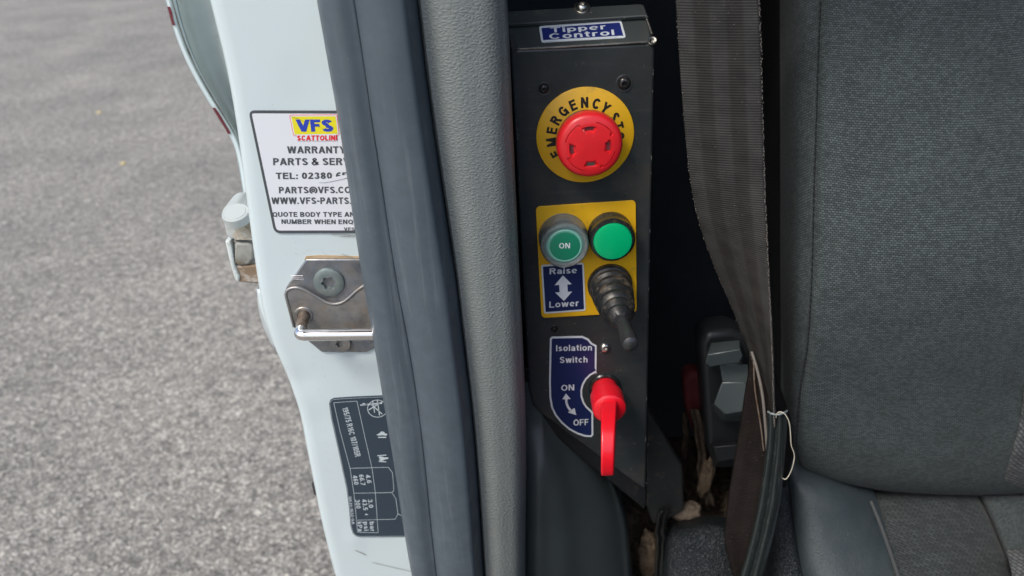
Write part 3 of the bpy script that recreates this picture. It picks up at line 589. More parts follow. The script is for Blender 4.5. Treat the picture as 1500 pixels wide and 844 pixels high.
T = [line(a, b_, .6) for a, b_ in (((489, 589.5), (523, 587)), ((489, 589.5), (498, 630)), ((498, 630), (513, 686)), ((513, 686), (518.5, 722)), ((518.5, 722), (524, 779)), ((524, 779), (554, 780)),
     ((523, 587), (534, 637)), ((534, 637), (545, 685)), ((545, 685), (550, 722)), ((550, 722), (554, 780)), ((513, 685.5), (569, 684)), ((569, 684), (575, 692)), ((575, 692), (577, 718)), ((518, 722), (574, 721)), ((577, 718), (574, 721)), ((574, 721), (580, 730)),
     ((580, 730), (583, 752)), ((583, 752), (579, 760)), ((523, 761.5), (579, 760)), ((583, 752), (590, 756)))]
flat(T, JS, .00045, tprint, tt, 'ruled_line')
circ = [(553 + 15 * math.cos(a * .2618), 598 + 13 * math.sin(a * .2618)) for a in range(24)]
rframe(circ, .9, JS, .0005, tprint, tt, 'round_emblem')
blob = lambda cx, cy, s, k: [(cx + s * (1 + .35 * math.sin(3 * a + k) + .2 * math.cos(7 * a + k)) * math.cos(a) * 1.3, cy + s * .55 * (1 + .35 * math.sin(3 * a + k)) * math.sin(a)) for a in [i * .3927 for i in range(16)]]
flat([blob(560, 635, 5, 0), blob(561, 671, 5, 2), blob(534, 592, 3.2, 1), line((528, 593), (560, 590), 2.2), line((540, 600), (560, 588), 1.4), line((542, 590), (560, 606), 1.4), line((546, 586), (549, 604), 1.2), line((553, 586), (556, 608), 1.4),
      line((554, 640), (566, 640), 1.6), line((553, 667), (566, 666), 1.4), line((555, 675), (566, 676), 1.4), blob(537, 753, 1.7, 1)], JS, .00055, tprint, tt, 'worn_icons', kind='stuff')

# ------------------------------------------------------------------ door seal
SL = [(-300, 409, 459, 572), (-180, 431, 483, 589), (-60, 453, 507, 606), (0, 464, 519, 614.5), (90, 480, 533, 625), (180, 496, 546, 637), (270, 510, 560, 650), (345, 521, 571, 661), (420, 533, 583, 673), (500, 547, 598, 682), (590, 562, 612, 693), (680, 577, 623, 701), (780, 592, 633, 708), (860, 606, 642, 713), (930, 618, 650, 718)]
rows = []
for py, a, g, c in SL:
    w = g - a; z = c - g
    rows.append([(a + 6, py, .474), (a + .5, py, .448), (a + 1, py, .4345), (a + w * .18, py, .4275), (a + w * .5, py, .4245), (a + w * .85, py, .4255), (g - 1.5, py, .4259), (g, py, .4264), (g + 1.8, py, .4240), (g + z * .14, py, .4195), (g + z * .38, py, .4165), (g + z * .62, py, .4165), (g + z * .76, py, .4178), (g + z * .83, py, .4225), (c - 3, py, .437), (c + 1, py, .475)])
dsl = loft('door_seal', rows, rubber, None, mu=3, mv=4, thick=.0, label='long scuffed grey rubber door seal running down between white pillar and grained trim', cat='door seal')

def scuffs(name, n, area, mat, par, ang, ln, wd, dY):
    V, Fc = [], []; d0 = 0
    for _ in range(n):
        px, py, Y = area(random.random(), random.random()); a = random.gauss(*ang); l_ = random.uniform(*ln); w_ = random.uniform(*wd); b0 = len(V)
        dx, dy = math.cos(a) * l_, math.sin(a) * l_; nx, ny = -math.sin(a) * w_, math.cos(a) * w_
        V += [P(px - dx, py - dy, Y - dY), P(px + nx, py + ny, Y - dY), P(px + dx, py + dy, Y - dY), P(px - nx * .6, py - ny * .6, Y - dY)]; Fc.append([b0, b0 + 1, b0 + 2, b0 + 3])
    return mk(name, V, Fc, mat, par, smooth=False, kind='stuff')
def at_strik(u, v): return (418 + 110 * u, 366 + 10 * v if random.random() < .5 else 516 + 50 * v, YJ)
scuffs('paint_chips', 26, at_strik, hingeg, body, (.3, .8), (.5, 2.2), (.2, .5), .00025)
scuffs('paint_chips', 40, lambda u, v: (375 + 60 * u + 100 * v * .7, 380 * u + 430 * v, YJ), hingeg, body, (.3, 1.2), (.3, 1.0), (.2, .5), .00025)
# ------------------------------------------------------------------ grained pillar trim
TR = [(-300, 571, 727), (-180, 587, 733), (-60, 603, 739), (0, 611, 742), (100, 623, 747), (200, 637, 751), (300, 652, 755.5), (400, 667, 760), (500, 679, 765), (600, 691, 769), (700, 700, 770), (800, 707, 769), (930, 715, 769)]
rows = []
for py, a, c in TR:
    w = c - a
    rows.append([(a - 8, py, .50), (a, py, .440), (a + w * .10, py, .4325), (a + w * .35, py, .4300), (a + w * .6, py, .4320), (a + w * .8, py, .4352), (a + w * .93, py, .442), (c, py, .456), (c + 1, py, .53 - .035 * max(0, min(1, (py - 560) / 80)))])
loft('pillar_trim', rows, trimm, None, mu=4, mv=4, thick=.0, label='dark grey leather grained plastic pillar trim beside the control box', cat='trim')
# lower trim
rows = []
for py, c, f in ((560, 800, 0), (612, 846, 0), (650, 868, .35), (690, 892, .8), (730, 908, 1), (770, 918, 1), (810, 922, 1), (860, 926, 1), (930, 930, 1)):
    w = c - 762
    rows.append([(758, py, .4975 - .012 * f), (768, py, .4935 - .018 * f), (778, py, .4925 - .022 * f), (794, py, .4925 - .0245 * f), (765 + w * .36, py, .4935 - .021 * f), (762 + w * .55, py, .4975 - .013 * f), (762 + w * .78, py, .505 - .005 * f), (762 + w * .93, py, .516), (c, py, .53), (c + 2, py, .60)])
loft('lower_trim', rows, kick, None, mu=4, mv=4, thick=.0, label='smooth black lower plastic trim curving away below the control box', cat='trim')

# ------------------------------------------------------------------ control box
B = YP(YB)
cb = thing('control_box', 'black metal tipper control box with emergency stop, buttons, lever and red key', 'control box', P(860, 700, YB + .03))
pan = [(748, 72), (775, 572), (781, 594), (796, 609), (838, 640), (944, 718), (946.5, 712), (952, 400), (959, 70), (955, 64), (760, 72.5)]
prism('housing', pan, B, -.075, 0, boxm, cb, bevel=.0016, seg=3)
prism('lower_flange', [(768, 540), (772, 592), (778, 606), (790, 620), (944, 747), (947, 740), (950, 600), (940, 540)], YP(YB + .004), -.07, 0, flangem, cb, bevel=.0012)
fe = B.at(850, 66.5)
SLP = Plane(fe + Vector((0, .0005, -.0004)), (0, -math.cos(rad(52)), math.sin(rad(52))))
slope = prism('sloped_top', [(748, 72), (760, 73), (948, 62), (955, 63), (950, 24), (742, 38)], SLP, -.03, 0, boxtop, cb, bevel=.0012, seg=3)
tube('worn_fold', [SLP.at(x, y, .0001) for x, y in ((761, 72.6), (810, 70.2), (860, 67.4), (910, 64.6), (946, 62.4))], .00055, baremetal, slope, seg=6, smooth_m=2)
lid = prism('lid', [(738, 37.5), (945, 24.5), (950, 27), (943, 8), (937, 6.5), (738, 17.5)], Plane(SLP.o + SLP.n * .003, SLP.n), -.0022, .0006, boxtop, cb, bevel=.0007)
sc_ = SLP.at(852, 18, .0034); r_ = 9.5 / pscale(sc_)
lathe('domed_screw', sc_, SLP.n, [(r_ * 1.25, 0), (r_ * 1.25, .0005), (r_, .0006), (r_ * .97, .0016), (r_ * .8, .0028), (r_ * .45, .0036), (r_ * .3, .0036), (r_ * .25, .0026), (0, .0025)], silverscrew, lid, seg=32)
tube('side_flange', [SLP.at(947, 30, .0012), SLP.at(951, 42, .0014), SLP.at(955, 54, .0016)], .0009, baremetal, cb, seg=8)
hc = SLP.at(955, 61, .0005)
lathe('eyelet', hc, (0, -.8, .6), [(.0027, -.001), (.0027, .0006), (.0023, .001), (.0015, .0008), (.0013, -.0015), (0, -.0016)], baremetal, cb, seg=24)
prism('notch', [(746, 50), (752, 52), (759, 68), (757, 76), (750, 74)], Plane(SLP.o + SLP.n * .0004, SLP.n), 0, .0004, gapm, cb)
V, Fc = [], []
for _ in range(170):
    px = random.uniform(758, 950); py = random.choice((random.uniform(80, 700), random.uniform(470, 730))); a = random.uniform(0, 3.14); l_ = random.choice((.6, .8, 1, 1.5, 3.5)) ; w_ = random.uniform(.25, .6)
    if py > 596 + (px - 785) * .74: continue
    d = Vector((math.cos(a), math.sin(a))) * l_; n_ = Vector((-math.sin(a), math.cos(a))) * w_; c = Vector((px, py)); b0 = len(V)
    V += [B.at(*(c + q), .00006) for q in (-d, n_ * .8, d, -n_)]; Fc.append([b0, b0 + 1, b0 + 2, b0 + 3])
for k_ in range(20):
    t = random.random(); px, py = random.choice(((959 - 12 * t, 75 + 600 * t), (750 + 25 * t, 85 + 480 * t))); b0 = len(V); e_ = random.uniform(1, 5); px += -1.8 if px > 850 else 2.2
    V += [B.at(*q, .00006) for q in ((px - .4, py - e_), (px + .5, py - e_ * .4), (px + .3, py + e_), (px - .5, py + e_ * .3))]; Fc.append([b0, b0 + 1, b0 + 2, b0 + 3])
mk('paint_chips', V, Fc, M('chip_grey', (.15, .148, .14), .5, dust=(300, .5, (.10, .095, .085), .9)), cb, smooth=False, kind='stuff')
# title label
tl = rrect([(789.5, 39), (910, 30.5), (917, 56), (793, 63)], 4)
lb = prism('title_label', tl, SLP, 0, .0004, wprint, cb, label='small blue and white title label on the sloped top')
flat([inset(tl, 3.2)], SLP, .00046, bluet, lb, 'blue_field')
text([('Tipper', (807, 49.2), (887.5, 43.7), (-1.2, -7.4)), ('Control', (805, 58.6), (900, 52.4), (-1.2, -8.0))], SLP, .0006, wprint, lb)
flat([line((868, 56.8), (904, 54.8), .8)], SLP, .0006, wprint, lb, 'scratched_edge')
# screws in the front
def screw(px, py, rp, mat, name='panel_screw', dish=True):
    c = B.at(px, py, 0); r = rp / pscale(c)
    if dish: lathe('screw_washer', c, (0, -1, 0), [(r * 1.35, -.0005), (r * 1.35, .0002), (r * 1.25, .0004), (r * 1.0, .0002), (0, .0002)], boxm, cb, seg=32)
    return lathe(name, c, (0, -1, 0), [(r, 0), (r * .99, .0008), (r * .85, .0018), (r * .55, .0024), (r * .38, .0024), (r * .34, .0008, .03, 6), (0, .0007)], mat, cb, seg=36)
screw(797, 130, 7.5, screwm); screw(914.5, 122, 9.5, screwm); screw(812, 482, 5, screwm); screw(886, 509, 7.5, silverscrew, dish=False)

# emergency stop
ec = B.at(857, 198.5, 0); er = 71.5 / pscale(ec)
ed = lathe('emergency_stop', ec, (0, -1, 0), [(er, 0), (er, .0010), (er - .0006, .0014), (0, .0014)], yellow, cb, seg=96, label='yellow ring emergency stop with red mushroom button')
LT = [('E', 208), ('M', 187), ('E', 167), ('R', 148), ('G', 129), ('E', 110), ('N', 90.5), ('C', 71), ('Y', 53.5), ('S', 31), ('T', 14.5), ('O', -3), ('P', -22)]
VV, FF = [], []
sr = er / 71.5
for ch, an in LT:
    V, Fc = letters(ch, tk=.225); xa = min(v[0] for v in V); xb = max(v[0] for v in V); a = rad(an); b0 = len(VV); q = sr * 15.5
    for x, y, g in V:
        tx = (x - (xa + xb) / 2) * q * .98; ty = 42 * sr + y * q
        X = math.cos(a) * ty + math.sin(a) * tx; Z = math.sin(a) * ty - math.cos(a) * tx
        VV.append(ec + Vector((X, -.00155 - STEP * g, Z)))
    FF += [[i + b0 for i in f] for f in Fc]
mk('ring_lettering', VV, FF, blackp, ed, smooth=False, kind='stuff')
lathe('button_stem', ec, (0, -1, 0), [(.0165, .0014), (.0165, .003), (.0155, .0036), (.0145, .009), (.0140, .014), (0, .014)], bezel, ed, seg=48)
# the mushroom cap with cut-in arrows
hcap = .0225
k = 1 / (1 - hcap / YB)
cr_ = 49.2 / pscale(ec + Vector((0, -hcap, 0)))
cc = ec + Vector((.0008, 0, -.0006))
PR = [(.0001, .0225), (.2, .02245), (.35, .0223), (.435, .02215), (.445, .02213), (.53, .0220), (.62, .02185), (.63, .02183), (.655, .0218), (.665, .02178), (.70, .02172), (.705, .02171), (.74, .0216), (.748, .02155), (.765, .0215), (.773, .02145), (.80, .0213), (.86, .0210), (.92, .0204), (.965, .0194), (.99, .0180), (1.0, .0165), (1.0, .0125), (.96, .0108), (.85, .0098), (.5, .0095)]
NS = 288; V, Fc = [], []
def inang(d, a0, a1): return (d - a0) % 360 <= (a1 - a0)
for r, h in PR:
    for i in range(NS):
        d = 360. * i / NS; hh = h
        if h > .0205:
            if .44 < r < .626 and any(inang(d, a - 15 - 6 * (r - .44) / .19, a + 15 + 6 * (r - .44) / .19) for a in (92, 187, 357, 272)): hh -= .0016
            for a in (115, 205, 295, 25):
                if .745 < r < .77 and inang(d, a, a + 50): hh -= .0009
                if .66 < r < .77 and inang(d, a, a + 3): hh -= .0009 if hh == h else 0
                if .66 < r < .77 and inang(d, a + 3, a + 3 + 60 * (r - .66)): hh -= .0009 if hh == h else 0
        V.append(cc + Vector((r * cr_ * math.cos(rad(d)), -hh, r * cr_ * math.sin(rad(d)))))
for j in range(len(PR) - 1):
    for i in range(NS):
        p, q = j * NS + i, j * NS + (i + 1) % NS; Fc.append([p, q, q + NS, p + NS])
Fc.append(list(range(NS))[::-1])
mk('mushroom_cap', V, Fc, redcap, ed, ang=38)
def arcbox(r0, r1, a0, a1, y0, y1, n=6):
    V = []; Fc = []
    for i in range(n + 1):
        a = rad(a0 + (a1 - a0) * i / n)
        for r in (r0, r1): V.append(cc + Vector((r * math.cos(a), -y1, r * math.sin(a))))
    for i in range(n): Fc.append([i * 2, i * 2 + 1, i * 2 + 3, i * 2 + 2])
    return V, Fc
for a in (92, 187, 357, 272):
    V, Fc = arcbox(cr_ * .50, cr_ * .605, a - 13, a + 13, .0190, .0205); mk('indicator', V, Fc, baremetal if a in (272,) else redmark, ed, smooth=False)

# yellow button plate
yp = rrect([(784.5, 302), (931, 292.5), (932.5, 457), (793, 465)], 7)
pl_ = prism('button_plate', yp, B, 0, .0012, yellow, cb, bevel=.0003, label='yellow backing plate under the two green buttons')
B2 = Plane(B.o + Vector((0, -.0012, 0)), B.n)
# on button
oc = B2.at(824.5, 346); r_ = 36 / pscale(oc)
on = lathe('start_button', oc, (0, -1, 0), [(r_, 0), (r_, .003), (r_ * .975, .0042), (r_ * .975, .0138), (r_ * .95, .0157), (r_ * .89, .0167), (r_ * .80, .0163), (r_ * .74, .0148), (0, .0146)], boot, cb, seg=72, label='green start button under a frosted silicone cap')
fc = oc + Vector((0, -.0150, 0))
lathe('button_body', oc, (0, -1, 0), [(r_ * .86, .0005), (r_ * .86, .006), (r_ * .8, .0075), (0, .0075)], boltm, on, seg=48)
lathe('button_bed', fc, (0, -1, 0), [(r_ * .86, -.0016), (r_ * .86, -.0004), (r_ * .8, .0002), (0, .0002)], ringm, on, seg=64)
lathe('button_ring', fc, (0, -1, 0), [(r_ * .70, -.001), (r_ * .70, .0006), (r_ * .66, .0010), (r_ * .62, .0008), (0, .0008)], ringg, on, seg=64)
lathe('button_face', fc, (0, -1, 0), [(r_ * .60, 0), (r_ * .60, .0011), (r_ * .5, .0014), (0, .0015)], greenb, on, seg=64)
FB = YP(fc.y - .0016)
text([('ON', (819, 364.2), (835, 363.8), (0, -8))], FB, 0, wprint, on)
# green lamp
lc = B2.at(893.5, 341); r_ = 33 / pscale(lc)
gl = lathe('indicator_lamp', lc, (0, -1, 0), [(r_, 0), (r_, .004), (r_ * .96, .005), (r_ * .96, .0075), (r_ * .99, .0085), (r_ * .99, .0125), (r_ * .93, .0138), (r_ * .87, .0140), (r_ * .85, .0118), (0, .0118)], bezel, cb, seg=72, label='bright green round indicator lamp in a black bezel')
lathe('lamp_lens', lc, (0, -1, 0), [(r_ * .85, .011), (r_ * .85, .0142), (r_ * .81, .0152), (r_ * .6, .0158), (0, .0162)], lens, gl, seg=64)
# raise lower label
rl = rrect([(792.5, 388), (855, 384.5), (858, 455), (797, 459.5)], 3.5)
rb = prism('raise_label', rl, B2, 0, .00035, wprint, cb, label='blue raise and lower label with a double arrow')
flat([inset(rl, 2.4)], B2, .00042, blue, rb, 'blue_field')
text([('Raise', (805, 401.5), (845, 399.7), (0, -8.8)), ('Lower', (804.5, 450.4), (847.5, 447.8), (0, -9))], B2, .00055, wprint, rb)
flat([[(824.5, 403), (837.5, 416), (831, 416.4), (831.5, 427), (838, 426.6), (826, 440.5), (813, 428), (819.5, 427.7), (819, 417), (812.3, 417.5)]], B2, .00055, wprint, rb, 'double_arrow')
flat([line((817, 456.3), (850, 454), .6)], B2, .00055, wprint, rb, 'fine_print')
# lever
vc = B2.at(893, 416)
prf = [(.0150, 0), (.0150, .003), (.0142, .0044), (.0128, .0052)]
h = .0052
for r, dh in ((.0142, .0072), (.0137, .0078), (.0129, .0078), (.0119, .0078), (.0104, .0068)):
    prf += [(r * .90, h + dh * .08), (r * 1.0, h + dh * .32), (r * .99, h + dh * .68), (r * .88, h + dh * .95)]; h += dh
prf += [(.0082, h + .001), (.0080, h + .003), (.0052, h + .0075), (.0046, h + .008), (0, h + .008)]
lv = lathe('toggle_lever', vc, (0, -1, 0), prf, bootr, cb, seg=64, ang=25, label='short black toggle lever in a dusty ribbed rubber boot')
lathe('lever_nut', vc, (0, -1, 0), [(.0060, h + .004), (.0060, h + .0065), (.0045, h + .009), (0, h + .009)], leverm, lv, seg=6, smooth=False)
lathe('lever_tip', vc + Vector((0, 0, 0)), (.03, -1, -.02), [(.0044, h), (.0042, h + .012), (.0044, h + .015), (.0050, h + .024), (.0052, h + .030), (.0047, h + .0335), (.0030, h + .035), (0, h + .0355)], leverm, lv, seg=40)
# isolation label
cx, cy, rc = 884, 575, 31.5
iso = [(808.5, 493), (853, 492), (862, 496), (867, 502), (874, 506), (873.5, 548)]
for i in range(9):
    a = rad(112 + (236 - 112) * i / 8); iso.append((cx + rc * math.cos(a), cy - rc * math.sin(a)))
iso += [(868.8, 604), (869, 637), (866, 640), (857, 639.5), (845, 635.5), (833, 629), (822, 619.5), (813, 608.5), (807.5, 597), (804.8, 582), (804.2, 560), (805.5, 496)]
il = prism('isolation_label', iso, B, 0, .00035, wprint, cb, label='curved blue isolation switch label with white border')
flat([inset(iso, 2.6)], B, .00042, blue, il, 'blue_field')
arcp = [(829.5, 583), (829.5, 589), (831.5, 595), (835.5, 600.5)]
arr = [line(a, b_, 3.4) for a, b_ in zip(arcp, arcp[1:])] + [[(829, 576), (823.5, 584.5), (836, 584)], [(844, 607.5), (841.5, 597), (831.5, 603.5)]]
text([('Isolation', (814.5, 514), (867, 513), (0, -9)), ('Switch', (820, 531.2), (860.5, 530.4), (0, -8.8)), ('ON', (822, 572), (841, 571.2), (0, -8.6)), ('OFF', (840, 623), (862, 622.2), (0, -9))], B, .00055, wprint, il)
flat(arr, B, .00055, wprint, il, 'curved_arrow')
# isolation key switch
kc = B.at(885.5, 567.5)
ks = lathe('isolation_switch', kc, (0, -1, 0), [(.0118, 0), (.0118, .0012), (.0110, .0022), (.0095, .0022), (.0088, .0010), (0, .0010)], bezel, cb, seg=56, label='red removable isolator key in a black round socket')
lathe('key_collar', kc, (0, -1, 0), [(.0092, .0005), (.0092, .010), (.0098, .0105), (.0116, .0118), (.0118, .0240), (.0114, .0268), (.0100, .0280), (.0060, .0287), (0, .0288)], redkey, ks, seg=56)
# blade: a flat loop standing on edge, long axis towards the viewer and down
def yz(a): return kc + Vector((0, -a[0], a[1]))
outer = [(.022, .0075), (.036, .0085), (.050, .0070), (.0600, .001), (.0665, -.009), (.0685, -.019), (.0660, -.0255), (.0600, -.0262), (.051, -.020), (.036, -.0105), (.022, -.0070)]
inner = [(.033, .0020), (.040, .0022), (.0465, .0005), (.0525, -.004), (.0570, -.011), (.0590, -.016), (.0585, -.0185), (.0565, -.0180), (.049, -.0115), (.039, -.0045), (.034, -.0020)]
n = len(outer); hw = .0042; V = []
for sx_ in (-hw, hw):
    for o_ in (outer, inner): V += [yz(a) + Vector((sx_ * (1.25 - 6 * max(0, a[0] - .03) ** 1) + .0006 - .16 * max(0, a[0] - .022), 0, 0)) for a in o_]
Fc = []
for i in range(n):
    j = (i + 1) % n
    Fc += [[i, n + i, n + j, j], [2 * n + i, 2 * n + j, 3 * n + j, 3 * n + i], [i, j, 2 * n + j, 2 * n + i], [n + i, 3 * n + i, 3 * n + j, n + j]]
kb = mk('key_blade', V, Fc, redkey, ks, bevel=.0011, seg=3)

# ------------------------------------------------------------------ things low down in the gap
prism('seat_belt_bracket', [(945, 600), (952, 606), (1000, 684), (1003, 748), (975, 764), (956, 768), (947, 742)], YP(.56), -.012, 0, brack, None, bevel=.002, label='dusty black angled bracket beside the lower right of the control box', cat='bracket')
c_ = P(947, 651, .556)
lathe('small_rivet', c_, (0, -1, 0), [(.0022, 0), (.0020, .001), (.001, .0018), (0, .002)], silverscrew, None, seg=20, label='tiny shiny rivet at the right edge of the control box', cat='rivet')
def rag(name, pts, w, mat, label, cat, Y=.6, amp=.006, **k):
    """a hanging dusty strip: a crumpled sheet with ragged edges"""
    rows = []; mid = cr([Vector((x, y, 0)) for x, y in pts], 3)
    for q in mid:
        lw = w * random.uniform(.85, 1.25); rw = w * random.uniform(.85, 1.25); j = random.uniform(-1.4, 1.4)
        rows.append([(q.x - lw + j, q.y, Y + amp * random.random()), (q.x - lw * .5 + j, q.y, Y + amp * random.random() - amp), (q.x + j, q.y, Y + amp * random.random() * .8), (q.x + rw * .5 + j, q.y, Y + amp * random.random() - amp), (q.x + rw + j, q.y, Y + amp * random.random())])
    return loft(name, rows, mat, None, mu=3, mv=2, thick=.0008, label=label, cat=cat, **k)
rag('cloth_strip', [(1003, 605), (1004, 650), (1000, 700), (1006, 742)], 4.5, cloth, 'narrow brown dusty strip hanging in the dark gap, nearer the box', 'cloth strip', .60)
rag('cloth_strip', [(1018, 600), (1028, 660), (1030, 700), (1042, 742)], 8, cloth, 'wider tan brown strip hanging in the dark gap, nearer the black knob', 'cloth strip', .59)
rag('grey_rag', [(975, 748), (967, 780), (968, 810), (962, 880)], 8, brack, 'ragged grey strip between the brown rag and black seat base', 'rag', .552, .008)
def lump(name, cx, cy, rx, ry, Y, rot, mat, label, cat):
    c = P(cx, cy, Y); k = 1 / pscale(c); bm = bmesh.new(); bmesh.ops.create_icosphere(bm, subdivisions=4, radius=1)
    from mathutils import noise as nz
    V = []
    for v in bm.verts:
        n = v.co.normalized(); q = 1 + .30 * nz.noise(n * 1.6 + Vector((cx, 0, 0))) + .14 * nz.noise(n * 4.5 + Vector((0, cy, 0))) + .05 * nz.noise(n * 13)
        x, z, y = n.x * rx * q, n.z * ry * q, n.y * min(rx, ry) * .8 * q
        V.append(c + Vector(((x * math.cos(rot) - z * math.sin(rot)) * k, y * k, (x * math.sin(rot) + z * math.cos(rot)) * k)))
    Fc = [[v.index for v in f.verts] for f in bm.faces]; bm.free()
    return mk(name, V, Fc, mat, None, ang=80, label=label, cat=cat)
rws = []
for py, Y in ((640, .70), (690, .66), (730, .625), (770, .60), (820, .585), (880, .575)):
    rws.append([(x + random.uniform(-3, 3), py + random.uniform(-5, 5), Y + random.uniform(-.006, .006)) for x in (915, 940, 965, 990, 1015, 1040, 1070)])
loft('carpet_flap', rws, matm, None, mu=4, mv=4, thick=.002, label='rumpled dusty brown carpet flap filling the bottom of the dark gap', cat='carpet')
lump('foam_lump', 1006, 750, 22, 16, .572, .15, tancl, 'pale tan foam lump at the bottom of the gap above the black seat base', 'foam')
lump('foam_lump', 1034, 700, 10, 42, .585, -.12, browncl, 'long brown foam lump standing in the gap under the black knob', 'foam')
lump('foam_lump', 951, 812, 15, 46, .562, .05, browncl, 'brown foam lump between lower trim and seat base at the photo bottom', 'foam')
V, Fc = [], []
for _ in range(260):
    px, py = random.gauss(1000, 30), random.gauss(765, 9)
    if random.random() < .4: px, py = random.uniform(948, 1000), random.uniform(660, 770)
    c = P(px, py, .552); r = random.uniform(.00015, .0006); b0 = len(V)
    for d in ((1, 0, -.5), (-.6, .8, -.5), (-.6, -.8, -.5), (0, 0, .9)): V.append(c + Vector([q * r * random.uniform(.6, 1.3) for q in d]))
    Fc += [[b0, b0 + 1, b0 + 3], [b0 + 1, b0 + 2, b0 + 3], [b0 + 2, b0, b0 + 3], [b0, b0 + 2, b0 + 1]]
mk('dirt_crumbs', V, Fc, browncl, None, smooth=False, kind='stuff')
prism('red_buckle', [(1002, 560), (1008, 548), (1026, 546), (1036, 560), (1040, 630), (1030, 655), (1018, 640), (1006, 610)], YP(.60), -.02, 0, darkred, None, bevel=.005, seg=4, label='dark red buckle deep in the shadow beside the black knob', cat='buckle')

# ------------------------------------------------------------------ seat
seat = thing('driver_seat', 'dark grey woven fabric driver seat with stitched backrest and plastic side', 'seat', P(1330, 900, .46))
XS = [(-300, (1094, 1118, 1161, 1218, 1271, 1360, 1480, 1620)), (-190, (1096, 1120, 1160, 1212, 1266, 1360, 1480, 1620)), (-80, (1098, 1122, 1158, 1207, 1262, 1360, 1480, 1620)), (40, (1100, 1124, 1156, 1201, 1257, 1360, 1480, 1620)), (160, (1103, 1126, 1155, 1197, 1253, 1360, 1480, 1620)), (280, (1106, 1128, 1154, 1193, 1250, 1360, 1480, 1620)),
      (400, (1110, 1130, 1153, 1190, 1249, 1360, 1480, 1620)), (500, (1116, 1134, 1152, 1184, 1249, 1360, 1480, 1620)), (580, (1122, 1136, 1150, 1172, 1245, 1360, 1480, 1620))]
YS = (.70, .60, .503, .476, .466, .461, .463, .475)
YP_T = ((-80, .092), (40, .064), (160, .037), (280, .015), (400, .001), (500, .001), (580, .010))
def tilt(py):
    for (p0, t0), (p1, t1) in zip(YP_T, YP_T[1:]):
        if py <= p1: return t0 + (t1 - t0) * (py - p0) / (p1 - p0)
    return .010
rows = [[(x, py, y + tilt(py)) for x, y in zip(xs, YS)] for py, xs in XS]
rows.append([(x, py, y + .019) for x, py, y in zip((1126, 1140, 1152, 1168, 1238, 1360, 1480, 1620), (630, 640, 648, 655, 668, 676, 676, 672), YS)])
rows.append([(x, py, y + .034) for x, py, y in zip((1132, 1146, 1157, 1174, 1240, 1360, 1480, 1620), (652, 662, 672, 683, 704, 716, 716, 710), YS)])
rows.append([(x, py, y + .060) for x, py, y in zip((1138, 1154, 1164, 1180, 1244, 1360, 1480, 1620), (660, 670, 682, 692, 712, 725, 726, 720), YS)])
def seamdip(v, u, w):
    t = u * 7
    d = .0018 * math.exp(-((t - 3.0) / .05) ** 2) - .0012 * math.exp(-((t - 3.22) / .16) ** 2)
    return Vector((0, d, 0))
bk = loft('backrest', rows, seatf, seat, mu=16, mv=6, thick=.0, fn=seamdip)
# side face darkens in steps away from the seam: shade put into its cloth
bk.data.materials.append(seats); bk.data.materials.append(fabric('seat_flank_shade', (.010, .013, .015), (.007, .009, .010), .0023, .00145, rot=.55, mortar=(.004, .005, .006), sheen=0))
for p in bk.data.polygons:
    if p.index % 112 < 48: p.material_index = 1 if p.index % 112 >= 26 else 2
# stitches along the seam
def surf_pt(o, px, py, lift=.0006):
    dg = None
    return None
V, Fc = [], []
seam = [P(xs[3] - 1, py, YS[3] + tilt(py) + .0002) for py, xs in XS] + [P(1167, 655, YS[3] + .019), P(1173, 683, YS[3] + .034)]
sm = cr(seam, 24)
i = 0
acc = 0; last = sm[0]
for q in range(1, len(sm)):
    if (sm[q] - last).length > .0042:
        d = (sm[q] - last).normalized(); c = sm[q]; b0 = len(V); hl, hw2 = .0015, .00045
        s = Vector((1, 0, 0))
        for a, b_, y in ((-hl, -hw2, 0), (-hl, hw2, 0), (hl, hw2, 0), (hl, -hw2, 0), (-hl * .6, 0, -.0005), (hl * .6, 0, -.0005)): V.append(c + d * a + s * b_ + Vector((0, y * 1.6 - .0003, 0)))
        Fc += [[b0, b0 + 1, b0 + 4], [b0 + 2, b0 + 3, b0 + 5], [b0 + 1, b0 + 2, b0 + 5, b0 + 4], [b0 + 3, b0, b0 + 4, b0 + 5]]; last = sm[q]
mk('stitching', V, Fc, stitchm, seat, kind='stuff')
# lighter insert panel low on the right
loft('backrest_insert', [[(1503, 560, .4685), (1540, 560, .468), (1600, 560, .470)], [(1497, 610, .4740), (1540, 610, .473), (1600, 610, .475)], [(1484, 665, .4780), (1530, 665, .477), (1600, 665, .478)], [(1470, 705, .4900), (1530, 707, .489), (1600, 705, .491)], [(1464, 722, .512), (1530, 725, .512), (1600, 722, .513)]], seatl, seat, mu=6, mv=6, thick=.002)
